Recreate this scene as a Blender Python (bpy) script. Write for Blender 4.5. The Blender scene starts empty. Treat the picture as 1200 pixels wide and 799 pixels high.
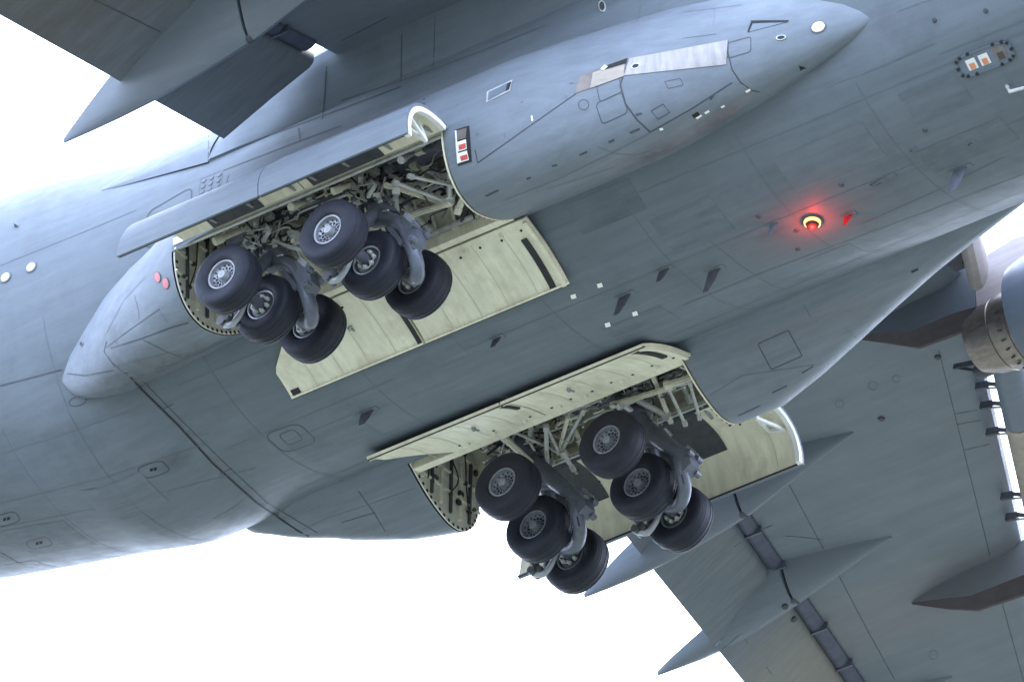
import bpy, math, random
import numpy as np
from mathutils import Vector, Matrix
from mathutils.bvhtree import BVHTree

S = bpy.context.scene
COL = S.collection
rnd = random.Random(7)
H = 126.0                                   # height of the aircraft's axis over the ground

# ------------------------------------------------------------------ camera
AZ, EL, DIST, SC = math.radians(35.3), math.radians(35.7), 200.0, 64.3
TGT = np.array([.08, 0, -2.96])
U = np.array([math.cos(AZ), math.sin(AZ), 0])
DV = np.array([-math.sin(AZ) * math.cos(EL), math.cos(AZ) * math.cos(EL), math.sin(EL)])
VV = np.cross(DV, U)
CP = TGT - DIST * DV
FP = SC * DIST
cd = bpy.data.cameras.new('camera')
cam = bpy.data.objects.new('camera', cd)
COL.objects.link(cam)
cd.sensor_width = 36
cd.lens = 36 * FP / 1200
cd.clip_start = 1
cd.clip_end = 60000
m = Matrix([[U[0], -VV[0], -DV[0], CP[0]], [U[1], -VV[1], -DV[1], CP[1]], [U[2], -VV[2], -DV[2], CP[2] + H], [0, 0, 0, 1]])
cam.matrix_world = m
S.camera = cam

# ------------------------------------------------------------------ world, sun, exposure
SUN_EL, SUN_AZ = math.radians(58), math.radians(72)      # azimuth of the sun's direction in the xy plane
w = bpy.data.worlds.new('World')
S.world = w
w.use_nodes = True
nt = w.node_tree
nt.nodes.clear()
sky = nt.nodes.new('ShaderNodeTexSky')
sky.sky_type = 'NISHITA'
sky.sun_disc = False
sky.sun_elevation = SUN_EL
sky.sun_rotation = math.radians(90) - SUN_AZ
sky.dust_density = 3.0
mix = nt.nodes.new('ShaderNodeMix')
mix.data_type = 'RGBA'
mix.inputs[0].default_value = .55
mix.inputs[7].default_value = (7.8, 9.0, 12.0, 1)          # even overcast
bg = nt.nodes.new('ShaderNodeBackground')
bg.inputs[1].default_value = .145
out = nt.nodes.new('ShaderNodeOutputWorld')
nt.links.new(sky.outputs[0], mix.inputs[6])
nt.links.new(mix.outputs[2], bg.inputs[0])
nt.links.new(bg.outputs[0], out.inputs[0])
sl = bpy.data.lights.new('sun', 'SUN')
sl.energy = .5
sl.angle = math.radians(25)
sl.color = (1, .95, .88)
so = bpy.data.objects.new('sun', sl)
COL.objects.link(so)
sd = Vector((math.cos(SUN_EL) * math.cos(SUN_AZ), math.cos(SUN_EL) * math.sin(SUN_AZ), math.sin(SUN_EL)))
so.rotation_euler = sd.to_track_quat('Z', 'Y').to_euler()
so.location = (0, 0, H + 60)
S.view_settings.view_transform = 'Standard'
S.view_settings.look = 'None'
S.view_settings.exposure = 2.45
S.view_settings.gamma = 1
S.view_settings.use_curve_mapping = False
S.render.engine = 'CYCLES'
S.cycles.max_bounces = 8
S.cycles.diffuse_bounces = 6
S.cycles.use_denoising = True

# ------------------------------------------------------------------ materials
def mat(name, c, rough=.5, metal=0.0, spec=.4, var=.12, scale=3.0, streak=0.0, streak_scale=(.25, 3, 3), dirt=None, dirt_amt=0.0,
        dirt_scale=1.2, bump=0.0, emit=None, emit_s=0, stain=None, spots=None, spot_amt=.6):
    M = bpy.data.materials.new(name)
    M.use_nodes = True
    n, l = M.node_tree.nodes, M.node_tree.links
    p = n['Principled BSDF']
    p.inputs['Roughness'].default_value = rough
    p.inputs['Metallic'].default_value = metal
    p.inputs['Specular IOR Level'].default_value = spec
    tc = n.new('ShaderNodeTexCoord')
    cur = None
    def noise(vec, sc, det=6, rg=.6):
        t = n.new('ShaderNodeTexNoise')
        t.inputs['Scale'].default_value = sc
        t.inputs['Detail'].default_value = det
        t.inputs['Roughness'].default_value = rg
        l.new(vec, t.inputs['Vector'])
        return t.outputs['Fac']
    def ramp(f, a, b, lo=0., hi=1.):
        r = n.new('ShaderNodeMapRange')
        r.inputs[1].default_value, r.inputs[2].default_value = a, b
        r.inputs[3].default_value, r.inputs[4].default_value = lo, hi
        l.new(f, r.inputs[0])
        return r.outputs[0]
    def mixc(f, a, b, mode='MIX'):
        x = n.new('ShaderNodeMix')
        x.data_type = 'RGBA'
        x.blend_type = mode
        for k, v in ((0, f), (6, a), (7, b)):
            if isinstance(v, (tuple, float, int)):
                x.inputs[k].default_value = v if not isinstance(v, tuple) else (*v, 1)
            else:
                l.new(v, x.inputs[k])
        return x.outputs[2]
    o = tc.outputs['Object']
    f = ramp(noise(o, scale), .3, .7)
    d = tuple(v * (1 - var) for v in c)
    b = tuple(min(1, v * (1 + var)) for v in c)
    cur = mixc(f, d, b)
    if streak:
        mp = n.new('ShaderNodeMapping')
        mp.inputs['Scale'].default_value = streak_scale
        l.new(o, mp.inputs['Vector'])
        g = ramp(noise(mp.outputs[0], 2.2, 8, .65), .35, .7, 1 - streak, 1 + streak * .5)
        cur = mixc(1.0, cur, g, 'MULTIPLY')
    if dirt:
        g = ramp(noise(o, dirt_scale, 9, .7), .5, .78, 0, dirt_amt)
        cur = mixc(g, cur, dirt)
    if stain:                                             # (axis y centre, half width, colour, amount): exhaust soot behind an engine
        for (yc, hw, col, amt) in stain:
            sx = n.new('ShaderNodeSeparateXYZ')
            l.new(o, sx.inputs[0])
            a1 = n.new('ShaderNodeMath'); a1.operation = 'SUBTRACT'; a1.inputs[1].default_value = yc
            l.new(sx.outputs[1], a1.inputs[0])
            a2 = n.new('ShaderNodeMath'); a2.operation = 'ABSOLUTE'
            l.new(a1.outputs[0], a2.inputs[0])
            g = ramp(a2.outputs[0], hw, hw * .35, 0, amt)
            mp = n.new('ShaderNodeMapping'); mp.inputs['Scale'].default_value = (.2, 2.2, 1)
            l.new(o, mp.inputs['Vector'])
            g2 = ramp(noise(mp.outputs[0], 2.0, 8, .7), .3, .65, .45, 1)
            mm = n.new('ShaderNodeMath'); mm.operation = 'MULTIPLY'
            l.new(g, mm.inputs[0]); l.new(g2, mm.inputs[1])
            cur = mixc(mm.outputs[0], cur, col)
    for (c_, r_) in (spots or ()):
        v1 = n.new('ShaderNodeVectorMath'); v1.operation = 'SUBTRACT'; v1.inputs[1].default_value = c_
        l.new(o, v1.inputs[0])
        v2 = n.new('ShaderNodeVectorMath'); v2.operation = 'MULTIPLY'; v2.inputs[1].default_value = (.55, 1.0, 1.0)
        l.new(v1.outputs[0], v2.inputs[0])
        v3 = n.new('ShaderNodeVectorMath'); v3.operation = 'LENGTH'
        l.new(v2.outputs[0], v3.inputs[0])
        g = ramp(v3.outputs['Value'], r_, r_ * .15, 0, spot_amt)
        sp_ = noise(o, 4.0, 8, .7)
        gm = n.new('ShaderNodeMath'); gm.operation = 'MULTIPLY'
        l.new(g, gm.inputs[0]); l.new(ramp(sp_, .3, .62, .25, 1), gm.inputs[1])
        cur = mixc(gm.outputs[0], cur, (.055, .056, .06))
    l.new(cur, p.inputs['Base Color'])
    rr = ramp(noise(o, scale * 2.3), .3, .7, max(0.05, rough - .08), min(1, rough + .08))
    l.new(rr, p.inputs['Roughness'])
    if bump:
        bp = n.new('ShaderNodeBump')
        bp.inputs['Strength'].default_value = bump
        bp.inputs['Distance'].default_value = .02
        l.new(noise(o, scale * 4), bp.inputs['Height'])
        l.new(bp.outputs[0], p.inputs['Normal'])
    if emit:
        p.inputs['Emission Color'].default_value = (*emit, 1)
        p.inputs['Emission Strength'].default_value = emit_s
    return M

PAINT = mat('grey_paint', (.142, .168, .192), .5, spec=.16, bump=.05, var=.05, scale=1.1, streak=.11, streak_scale=(.22, 2.6, 2.6), dirt=(.085, .093, .10), dirt_amt=.45, dirt_scale=.9,
            spots=[((8.55, -.38, -3.40), .30), ((5.9, -.3, -3.41), .26), ((4.6, .02, -3.43), .22), ((3.45, -.42, -3.40), .22), ((2.6, -.1, -3.43), .25), ((-.1, -.2, -3.42), .16), ((-3.05, -.05, -3.43), .34), ((7.9, -.6, -3.37), .2), ((6.95, -.25, -3.42), .22), ((9.3, -.1, -3.43), .18), ((-6.9, -.9, -3.3), .3)])
POD = mat('pod_paint', (.172, .20, .23), .48, spec=.2, var=.05, scale=1.3, streak=.14, streak_scale=(.22, 2.6, 2.6), dirt=(.12, .12, .13), dirt_amt=.30, dirt_scale=1.0,
          spots=[((-6.3, -2.9, -2.75), .75), ((-5.2, -3.1, -3.0), .8), ((-6.0, -3.7, -2.5), .45), ((-4.6, -2.8, -2.75), .5), ((5.2, -2.9, -2.7), .5), ((6.6, -2.8, -2.5), .45)], spot_amt=.62)
SOOT = (.085, .075, .062)
WINGP = mat('wing_paint', (.155, .178, .202), .45, var=.05, scale=.9, streak=.12, streak_scale=(.2, 1.6, 1), dirt=(.13, .135, .13), dirt_amt=.3, dirt_scale=.7,
            stain=[(16.6, 1.3, (.17, .16, .16), .5)])
FLAPP = mat('flap_paint', (.138, .158, .178), .5, var=.06, scale=1.2, streak=.18, streak_scale=(.3, 4, 1), dirt=(.12, .12, .11), dirt_amt=.35,
            stain=[(-9.2, 2.9, SOOT, .85), (17.2, 2.4, (.24, .215, .17), .85)])
DARKP = mat('slot_shade', (.075, .085, .12), .45, var=.15, scale=3, streak=.2)  # bluish shade of the flap slot put into the vane colour
CREAM = mat('cream_primer', (.80, .775, .60), .55, spec=.2, var=.05, scale=2, streak=.16, streak_scale=(2.6, .5, .5), dirt=(.40, .36, .25), dirt_amt=.6, dirt_scale=1.5)
CREAM2 = mat('bay_primer', (.66, .645, .52), .55, var=.12, scale=3, dirt=(.22, .205, .17), dirt_amt=.7, dirt_scale=2.2)
LINER = mat('dark_liner', (.055, .058, .066), .6, var=.2, scale=5, dirt=(.09, .09, .09), dirt_amt=.4)
SEAL = mat('rubber_seal', (.018, .018, .022), .5, var=.2, scale=6)
SEAMD = mat('seam_dark', (.02, .022, .027), .6, var=.2)
SEAMM = mat('seam_mid', (.055, .062, .072), .6, var=.2)
SEAMF = mat('seam_faint', (.120, .143, .164), .6, var=.1)
TYRE = mat('tyre_rubber', (.0135, .0155, .025), .62, spec=.3, var=.14, scale=5, dirt=(.032, .034, .042), dirt_amt=.4, dirt_scale=3, bump=.08)
RIM = mat('rim_alloy', (.30, .31, .34), .45, metal=.55, var=.1, scale=8, dirt=(.07, .065, .06), dirt_amt=.75, dirt_scale=6)
RIMD = mat('rim_dark', (.22, .235, .27), .45, metal=.3, var=.12, scale=8, dirt=(.06, .06, .07), dirt_amt=.7, dirt_scale=6)  # darker alloy for port rims and hub caps, and all wheel bolts
HOLE = mat('vent_black', (.012, .012, .014), .7, var=.1)
STEEL = mat('gear_grey', (.115, .128, .16), .38, metal=.15, var=.12, scale=4, dirt=(.05, .05, .055), dirt_amt=.75, dirt_scale=3)
LSTEEL = mat('light_fitting', (.54, .555, .53), .4, metal=.25, var=.12, scale=6, dirt=(.1, .1, .1), dirt_amt=.7, dirt_scale=5)
MSTEEL = mat('gear_mid_grey', (.30, .315, .33), .4, metal=.15, var=.12, scale=5, dirt=(.07, .07, .075), dirt_amt=.7, dirt_scale=4)
DSTEEL = mat('dark_fitting', (.07, .075, .085), .45, metal=.2, var=.2, scale=5, dirt=(.02, .02, .02), dirt_amt=.5)
WHITE = mat('white_enamel', (.80, .80, .78), .4, var=.04, scale=4, dirt=(.45, .42, .35), dirt_amt=.35, dirt_scale=4)
HOSE = mat('hose_black', (.02, .02, .023), .45, var=.2)
MOUTH = mat('bay_panel_grey', (.22, .225, .22), .6, var=.25, scale=2.5, dirt=(.04, .035, .035), dirt_amt=.7)  # dirty grey of the bay's wall and roof panels
NOZ = mat('hot_nozzle', (.30, .26, .22), .36, metal=.8, var=.2, scale=2, streak=.35, streak_scale=(.5, 3, 3), dirt=(.12, .10, .08), dirt_amt=.6, dirt_scale=1.5)
COWL = mat('cowl_blue', (.14, .17, .21), .35, var=.04, scale=1.2, streak=.08)
PINK = mat('warm_fairing', (.36, .32, .31), .4, var=.06, scale=1.5, streak=.15)
TAN = mat('tan_slat', (.36, .315, .26), .5, var=.1, scale=1.5, streak=.2)
BROWN = mat('heat_brown', (.17, .145, .13), .45, metal=.2, var=.15, scale=4, dirt=(.3, .26, .22), dirt_amt=.4)
BEIGE = mat('bare_panel', (.33, .315, .31), .42, metal=.2, var=.06, scale=6, streak=.22, streak_scale=(5, .8, .8), dirt=(.40, .32, .28), dirt_amt=.55, dirt_scale=2.5)
MARK = mat('reflector_white', (.85, .86, .80), .4, var=.03)
YEL = mat('formation_strip', (.52, .46, .27), .4, var=.05)
RED_LIT = mat('blade_beacon_red', (.30, .015, .015), .3, var=.2)  # beacon's red light on one blade, put into its colour
REDS = mat('red_sticker', (.50, .13, .14), .45, var=.1)
LAMPW = mat('lamp_warm', (.9, .8, .6), .2, emit=(1, .72, .42), emit_s=.13)
LAMPC = mat('lamp_core', (1, .9, .8), .2, emit=(1, .9, .75), emit_s=.6)
BEACON = mat('beacon_glow', (.9, .2, .1), .2, emit=(1, .40, .10), emit_s=.9)
BEACON_W = 9.0
BEACR = mat('beacon_red_rim', (.8, .05, .03), .3, emit=(1, .04, .03), emit_s=.45)
GROUND = mat('worn_concrete', (.116, .123, .101), .9, spec=.1, var=.25, scale=.02, dirt=(.10, .10, .085), dirt_amt=.6, dirt_scale=.005)

# ------------------------------------------------------------------ mesh helpers
ROOT = bpy.data.objects.new('cargo_aircraft', None)
COL.objects.link(ROOT)
ROOT.location = (0, 0, H)
ROOT['label'] = 'grey four engine military cargo jet flying overhead with landing gear and cream doors open'
ROOT['category'] = 'aircraft'

def nrm(a):
    a = np.asarray(a, float)
    return a / (np.linalg.norm(a) + 1e-12)

class MB:
    def __init__(s): s.v, s.f, s.mi = [], [], []
    def add(s, v, f, mi=0):
        o = len(s.v)
        s.v += [tuple(map(float, p)) for p in v]
        s.f += [tuple(o + i for i in q) for q in f]
        s.mi += [mi] * len(f)
    def loft(s, secs, close=True, cap0=False, cap1=False, mi=0):
        n = len(secs[0]); v = [p for c in secs for p in c]; f = []
        for i in range(len(secs) - 1):
            for j in range(n if close else n - 1):
                k = (j + 1) % n
                f.append((i * n + j, i * n + k, (i + 1) * n + k, (i + 1) * n + j))
        if cap0: f.append(tuple(range(n))[::-1])
        if cap1: f.append(tuple((len(secs) - 1) * n + i for i in range(n)))
        s.add(v, f, mi)
    def tube(s, path, r, n=10, caps=True, mi=0):
        P = [np.asarray(p, float) for p in path]
        if np.isscalar(r): r = [r] * len(P)
        t0 = nrm(P[1] - P[0])
        a = nrm(np.cross(t0, [0, 0, 1] if abs(t0[2]) < .9 else [1, 0, 0]))
        secs = []
        for i, p in enumerate(P):
            t = nrm(P[min(i + 1, len(P) - 1)] - P[max(i - 1, 0)])
            a = nrm(a - t * np.dot(a, t))
            b = np.cross(t, a)
            secs.append([p + r[i] * (math.cos(q) * a + math.sin(q) * b) for q in np.linspace(0, 2 * math.pi, n, endpoint=False)])
        s.loft(secs, True, caps, caps, mi)
    def bar(s, a, b, w, h, up=(0, 0, 1), mi=0):
        a, b = np.asarray(a, float), np.asarray(b, float)
        t = nrm(b - a); x = np.cross(t, up)
        if np.linalg.norm(x) < 1e-3: x = np.cross(t, [1, 0, 0])
        x = nrm(x); y = np.cross(x, t)
        v = []
        for p in (a, b):
            for sx, sy in ((-1, -1), (1, -1), (1, 1), (-1, 1)):
                v.append(p + x * sx * w / 2 + y * sy * h / 2)
        s.add(v, [(3, 2, 1, 0), (4, 5, 6, 7), (0, 1, 5, 4), (1, 2, 6, 5), (2, 3, 7, 6), (3, 0, 4, 7)], mi)
    def box(s, c, d, mi=0):
        c = np.asarray(c, float)
        s.bar(c - [d[0] / 2, 0, 0], c + [d[0] / 2, 0, 0], d[1], d[2], mi=mi)
    def lathe(s, prof, c, axis, n=24, cap0=False, cap1=False, mi=0, ang=(0, 2 * math.pi)):
        c = np.asarray(c, float); t = nrm(axis)
        a = nrm(np.cross(t, [0, 0, 1] if abs(t[2]) < .9 else [1, 0, 0])); b = np.cross(t, a)
        full = abs(ang[1] - ang[0] - 2 * math.pi) < 1e-6
        qs = np.linspace(ang[0], ang[1], n, endpoint=not full)
        s.loft([[c + t * h + r * (math.cos(q) * a + math.sin(q) * b) for q in qs] for (h, r) in prof], full, cap0, cap1, mi)
    def plate(s, outer, d, mi=0):
        """polygon with thickness vector d"""
        n = len(outer); d = np.asarray(d, float)
        v = [np.asarray(p, float) for p in outer]; v += [p + d for p in v]
        f = [tuple(range(n))[::-1], tuple(range(n, 2 * n))] + [(i, (i + 1) % n, n + (i + 1) % n, n + i) for i in range(n)]
        s.add(v, f, mi)
    def sheet(s, grid, th, mi=0):
        """grid[i][j] of points thickened by th along the local normal"""
        G = np.array(grid, float); ni, nj = G.shape[:2]
        du = np.gradient(G, axis=0); dv = np.gradient(G, axis=1)
        N = np.cross(du, dv); N /= np.linalg.norm(N, axis=2, keepdims=True) + 1e-12
        B = G + N * th
        v = [p for r in G for p in r] + [p for r in B for p in r]
        o = ni * nj; f = []
        ix = lambda i, j: i * nj + j
        for i in range(ni - 1):
            for j in range(nj - 1):
                f.append((ix(i, j), ix(i, j + 1), ix(i + 1, j + 1), ix(i + 1, j)))
                f.append((o + ix(i, j), o + ix(i + 1, j), o + ix(i + 1, j + 1), o + ix(i, j + 1)))
        bd = [(i, 0) for i in range(ni)] + [(ni - 1, j) for j in range(1, nj)] + [(i, nj - 1) for i in range(ni - 2, -1, -1)] + [(0, j) for j in range(nj - 2, 0, -1)]
        for k in range(len(bd)):
            a, b = ix(*bd[k]), ix(*bd[(k + 1) % len(bd)])
            f.append((a, b, o + b, o + a))
        s.add(v, f, mi)
    def build(s, name, m, parent=None, sg=1, smooth=35, label=None, kind=None):
        v, f = s.v, s.f
        if sg < 0:
            v = [(a, -b, c) for a, b, c in v]; f = [q[::-1] for q in f]
        me = bpy.data.meshes.new(name)
        me.from_pydata(v, [], f)
        ms = m if isinstance(m, (list, tuple)) else [m]
        for q in ms: me.materials.append(q)
        if len(ms) > 1: me.polygons.foreach_set('material_index', s.mi)
        import bmesh
        bm = bmesh.new(); bm.from_mesh(me)
        bmesh.ops.recalc_face_normals(bm, faces=bm.faces)
        bm.to_mesh(me); bm.free()
        if smooth:
            me.polygons.foreach_set('use_smooth', [True] * len(me.polygons))
            me.set_sharp_from_angle(angle=math.radians(smooth))
        me.update()
        o = bpy.data.objects.new(name, me)
        COL.objects.link(o)
        o.parent = parent if parent is not None else ROOT
        if label: o['label'] = label
        if kind: o['kind'] = kind
        return o

def crom(pts, k=6):
    P = [np.asarray(p, float) for p in pts]
    P = [2 * P[0] - P[1]] + P + [2 * P[-1] - P[-2]]
    o = []
    for i in range(1, len(P) - 2):
        a, b, c, d = P[i - 1:i + 3]
        for t in np.linspace(0, 1, k, endpoint=False):
            o.append(.5 * (2 * b + (c - a) * t + (2 * a - 5 * b + 4 * c - d) * t * t + (3 * b - a - 3 * c + d) * t ** 3))
    o.append(P[-2])
    return o

def at(px, py, **k):
    r = DV + U * (px - 600) / FP + VV * (py - 399.5) / FP
    ax = 'xyz'.index(list(k)[0]); val = list(k.values())[0]
    return CP + r * (val - CP[ax]) / r[ax]

BVH = {}
def reg(key, mb, sg=1):
    v = [(a, b * sg, c) for a, b, c in mb.v]
    BVH[key] = BVHTree.FromPolygons(v, mb.f)
def hit(px, py, keys=None):
    r = nrm(DV + U * (px - 600) / FP + VV * (py - 399.5) / FP)
    best = None
    for k in (keys or BVH):
        h = BVH[k].ray_cast(Vector(CP), Vector(r))
        if h[0] is not None and (best is None or h[3] < best[2]):
            n = np.array(h[1])
            if np.dot(n, r) > 0: n = -n
            best = (np.array(h[0]), n, h[3])
    return best

def ribbon(mb, pts, w, off=.006, closed=False, step=7, keys=None, mi=0):
    """a thin strip laid along picture-measured points on the skin"""
    P = [np.array(p, float) for p in pts]
    if closed: P.append(P[0])
    q = []
    for a, b in zip(P[:-1], P[1:]):
        n = max(1, int(np.linalg.norm(b - a) / step))
        q += [a + (b - a) * t for t in np.linspace(0, 1, n, endpoint=False)]
    q.append(P[-1])
    hs = [hit(x, y, keys) for x, y in q]
    hs = [h for h in hs if h is not None]
    strip(mb, [h[0] for h in hs], [h[1] for h in hs], w, off, mi)

def strip(mb, C, N, w, off=.006, mi=0):
    runs = [[0]] if C else []
    for i in range(1, len(C)):
        if np.linalg.norm(C[i] - C[i - 1]) > 1.2: runs.append([i])
        else: runs[-1].append(i)
    for run in runs:
        if len(run) < 2: continue
        c = [C[i] for i in run]; nn = [N[i] for i in run]
        v = []
        for i in range(len(c)):
            t = nrm(c[min(i + 1, len(c) - 1)] - c[max(i - 1, 0)])
            s_ = nrm(np.cross(t, nn[i])) * w / 2
            v += [c[i] + s_ + nn[i] * off, c[i] - s_ + nn[i] * off]
        mb.add(v, [(2 * i, 2 * i + 1, 2 * i + 3, 2 * i + 2) for i in range(len(c) - 1)], mi)

def patch(mb, quad, n=6, m_=6, off=.008, th=0, keys=None, mi=0):
    """a panel laid on the skin: quad = 4 picture points a,b,c,d"""
    a, b, c, d = [np.array(p, float) for p in quad]
    G = []
    for i in range(n + 1):
        t = i / n; row = []
        for j in range(m_ + 1):
            u = j / m_
            p = (1 - t) * ((1 - u) * a + u * b) + t * ((1 - u) * d + u * c)
            h = hit(p[0], p[1], keys)
            if h is None: return
            row.append(h[0] + h[1] * off)
        G.append(row)
    mb.loft(G, False, mi=mi)

def rrect(cx, cy, ax, ay, r=.35, n=5):
    """rounded parallelogram outline in the picture: half axes ax, ay (2-vectors)"""
    o = []
    for sx, sy, q0 in ((1, 1, 0), (-1, 1, 90), (-1, -1, 180), (1, -1, 270)):
        for k in range(n):
            q = math.radians(q0 + 90 * k / (n - 1))
            u = sx * (1 - r) + r * math.cos(q); v = sy * (1 - r) + r * math.sin(q)
            o.append((cx + u * ax[0] + v * ay[0], cy + u * ax[1] + v * ay[1]))
    return o

# ------------------------------------------------------------------ ground far below
g = bpy.data.meshes.new('ground')
g.from_pydata([(-30000, -30000, 0), (30000, -30000, 0), (30000, 30000, 0), (-30000, 30000, 0)], [], [(0, 1, 2, 3)])
g.materials.append(GROUND)
go = bpy.data.objects.new('ground', g)
COL.objects.link(go)
go['kind'] = 'structure'

# ------------------------------------------------------------------ fuselage
R = 3.43
FS = [(-16, 1.60, 3.00, 3.15), (-14, 1.05, 3.25, 3.42), (-12, .70, 3.36, 3.56), (-10, .44, 3.42, 3.76), (-9.2, .29, 3.43, 3.82), (-8.4, .12, 3.43, 3.84), (-7.2, .0, 3.43, 3.66), (-6.3, .02, 3.43, 3.47),
      (-5, 0, R, R), (16, 0, R, R), (20, 0, R, R)]
FD = np.array(crom([f_ for f_ in FS if f_[0] <= -5], 6) + [FS[-2], FS[-1]])
def fus_at(x):
    F = FD
    return [np.interp(x, F[:, 0], F[:, k]) for k in (1, 2, 3)]
def fus_pt(x, ph, off=0.0):
    """ph in degrees below the horizontal on the +y side (90 = keel)"""
    zc, ry, rz = fus_at(x)
    q = math.radians(ph)
    fl = .20 * max(0, (math.sin(q) - .72) / .28) ** .8              # flattened belly
    return np.array([x, (ry + off) * math.cos(q), zc - (rz + off) * math.sin(q) + fl])
fb = MB()
xs = sorted(set([round(x, 2) for x in np.arange(-16, 20.01, .5)] + [f_[0] for f_ in FS]))
fb.loft([[fus_pt(x, ph) for ph in np.linspace(0, 360, 160, endpoint=False)] for x in xs], True, True, True)
FUS = fb.build('fuselage', PAINT)
reg('fus', fb)

# ------------------------------------------------------------------ sponsons (gear pods)
BASE = [(2.2, -2.3), (2.55, -2.55), (3.1, -2.92), (3.6, -3.13), (4.0, -3.19), (4.4, -3.07), (4.7, -2.75), (4.87, -2.25), (4.88, -1.75), (4.75, -1.2),
        (4.45, -.7), (4.0, -.25), (3.6, .05), (3.2, .3)]
KS = 5
BD = crom(BASE, KS)
K_IN, K_MID, K_OUT = 1 * KS, 4 * KS, 7 * KS + 3                # inner hinge, split between doors, outer hinge
X0, X1 = -8.16, 10.06
# x, bulge 0..1, upper and lower edge of the footprint on the hull (degrees below the horizontal)
PT_ = np.array([(X0, .01, 34.5, 35.5), (-8.09, .04, 33, 37), (-7.98, .075, 31, 40), (-7.8, .13, 28.4, 42.5), (-7.4, .22, 24, 44.5), (-6.8, .40, 17.5, 46.5), (-6, .63, 12, 47), (-5, .84, 7, 46), (-4.1, .97, 2, 45), (-2.5, 1, -.8, 45),
       (3, 1, -.8, 45), (4, .87, -.5, 45), (5, .71, 1, 45), (6, .55, 3, 44), (7, .40, 6, 42.3), (8, .27, 11, 40), (9, .15, 18, 37), (9.6, .08, 23, 34.5), (X1, .01, 30, 31)])
def pod_sec(x):
    s_, pu, pl = [np.interp(x, PT_[:, 0], PT_[:, k]) for k in (1, 2, 3)]
    o = []
    for (y, z) in BD:
        r = math.hypot(y, z); ph = math.degrees(math.atan2(-z, y))
        ph = pu + (ph + .8) / 45.8 * (pl - pu)
        rr = 3.36 + (r - 3.36) * s_ if r > 3.36 else r
        q = math.radians(ph)
        zc, ry, rz = fus_at(x)
        o.append(np.array([x, rr * math.cos(q) * ry / R, zc - rr * math.sin(q) * rz / R]))
    return o
BX0, BX1 = -4.1, 2.05
def pod_mesh():
    mb = MB()
    st = [X0, -8.12, -8.09, -8.04, -7.98, -7.9, -7.8, -7.6, -7.4, -7.1, -6.8, -6.4, -6, -5.5, -5, -4.5, BX0]
    mb.loft([pod_sec(x) for x in st], False, cap0=True)
    st = [BX0, -3, -2, -1, 0, 1, BX1]
    mb.loft([pod_sec(x)[K_OUT:] for x in st], False)
    mb.loft([pod_sec(x)[:K_IN + 1] for x in st], False)
    st = [BX1, 2.5, 3] + [3.25 + .25 * i for i in range(27)] + [X1]
    mb.loft([pod_sec(x) for x in st], False, cap1=True)
    return mb
pm = pod_mesh()
PODS = {}
for sg, side in ((-1, 's'), (1, 'p')):
    PODS[sg] = pm.build('gear_sponson', POD, sg=sg, smooth=50)
    reg('pod' + side, pm, sg)

# ------------------------------------------------------------------ wing root fairing
wf = MB()
def fair_sec(x):
    lo = np.interp(x, [-7.1, -4.45, 0, 9], [-27.5, -17.5, -20, -20])
    b = np.interp(x, [-7.12, -6.2, -4.45, -2, 6, 9, 11], [.01, .05, .08, .22, .28, .2, .01])
    o = []
    N_ = 24
    span = np.interp(x, [-7.12, -4.45, -4.4], [1.5, 70, 180 + 2 * lo])
    for i in range(N_ + 1):
        ph = lo - span * i / N_
        edge = min(1, min(i, N_ - i if x > -4.4 else 99) / 2.0)
        o.append(fus_pt(x, ph, -.02 + (b + .02) * (.55 + .45 * edge) if 0 < i < N_ or x < -4.4 else -.02))
    return o
wf.loft([fair_sec(x) for x in [-7.12, -6.6, -6, -5.2, -4.45]], False)
wfo = wf
for sg in (-1, 1):
    wf.build('wing_fairing_tail', PAINT, sg=sg)
    reg('wft%d' % sg, wf, sg)
wf2 = MB()
def shoulder(x):
    g = np.interp(x, [-4.46, -3.6, -2.6, -1.6, 6, 8.5, 11], [.0, .42, .78, 1, 1, .4, .0])
    lo = -17.5 - 2.0 * np.interp(x, [-4.45, 0], [0, 1])
    o = []
    half = [(0, -.02), (.8, .05), (4, .22), (8, .55), (12, .80), (17, .80), (24, .66), (36, .42), (52, .28), (70 , .24)]
    for da, b_ in half: o.append(fus_pt(x, lo - da, .05 + (b_ - .05) * g if b_ > 0 else -.02))
    return o + [p * [1, -1, 1] for p in o[::-1]]
wf2.loft([shoulder(x) for x in [-4.45, -4.2, -3.9, -3.5, -3, -2.6, -2, -1, 0, 2, 4, 6, 8, 9, 10, 11]], False)
wf2.build('wing_fairing', PAINT)
reg('wf', wf2)

# ------------------------------------------------------------------ wings
def zw(y): return 2.0 - .05 * (y - 3.4)
def x_le(y): return 6.56 - .475 * (y - 4)
def x_hi(y): return -1.47 - .207 * (y - 4)
def x_te(y): return -3.7 - .15 * (y - 4)
def z_te(y): return .9 - .05 * (y - 4)
def wing_sec(y):
    z = zw(y); a, b = x_le(y), x_hi(y) + .02
    ch = a - b; th = ch * .15
    lower = [(a - .0, z + .30), (a - .05, z + .16), (a - .18, z + .06), (a - .45, z + .01), (a - .9, z), (a - ch * .4, z - .0), (b + .8, z + .0), (b + .12, z), (b, z + .03)]
    upper = [(b + .02, z + .5), (b + ch * .3, z + th), (a - ch * .35, z + th * 1.08), (a - ch * .12, z + th * .8), (a - .25, z + .55), (a - .05, z + .42)]
    return [np.array([x, y, zz]) for x, zz in lower + upper]
wb = MB()
wb.loft([wing_sec(y) for y in (2.6, 3.4, 6, 9, 12, 15, 18, 21, 24)], True, True, True)
WING = {}
for sg in (-1, 1):
    WING[sg] = wb.build('wing', WINGP, sg=sg, smooth=30)
    reg('wing%d' % sg, wb, sg)

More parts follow.
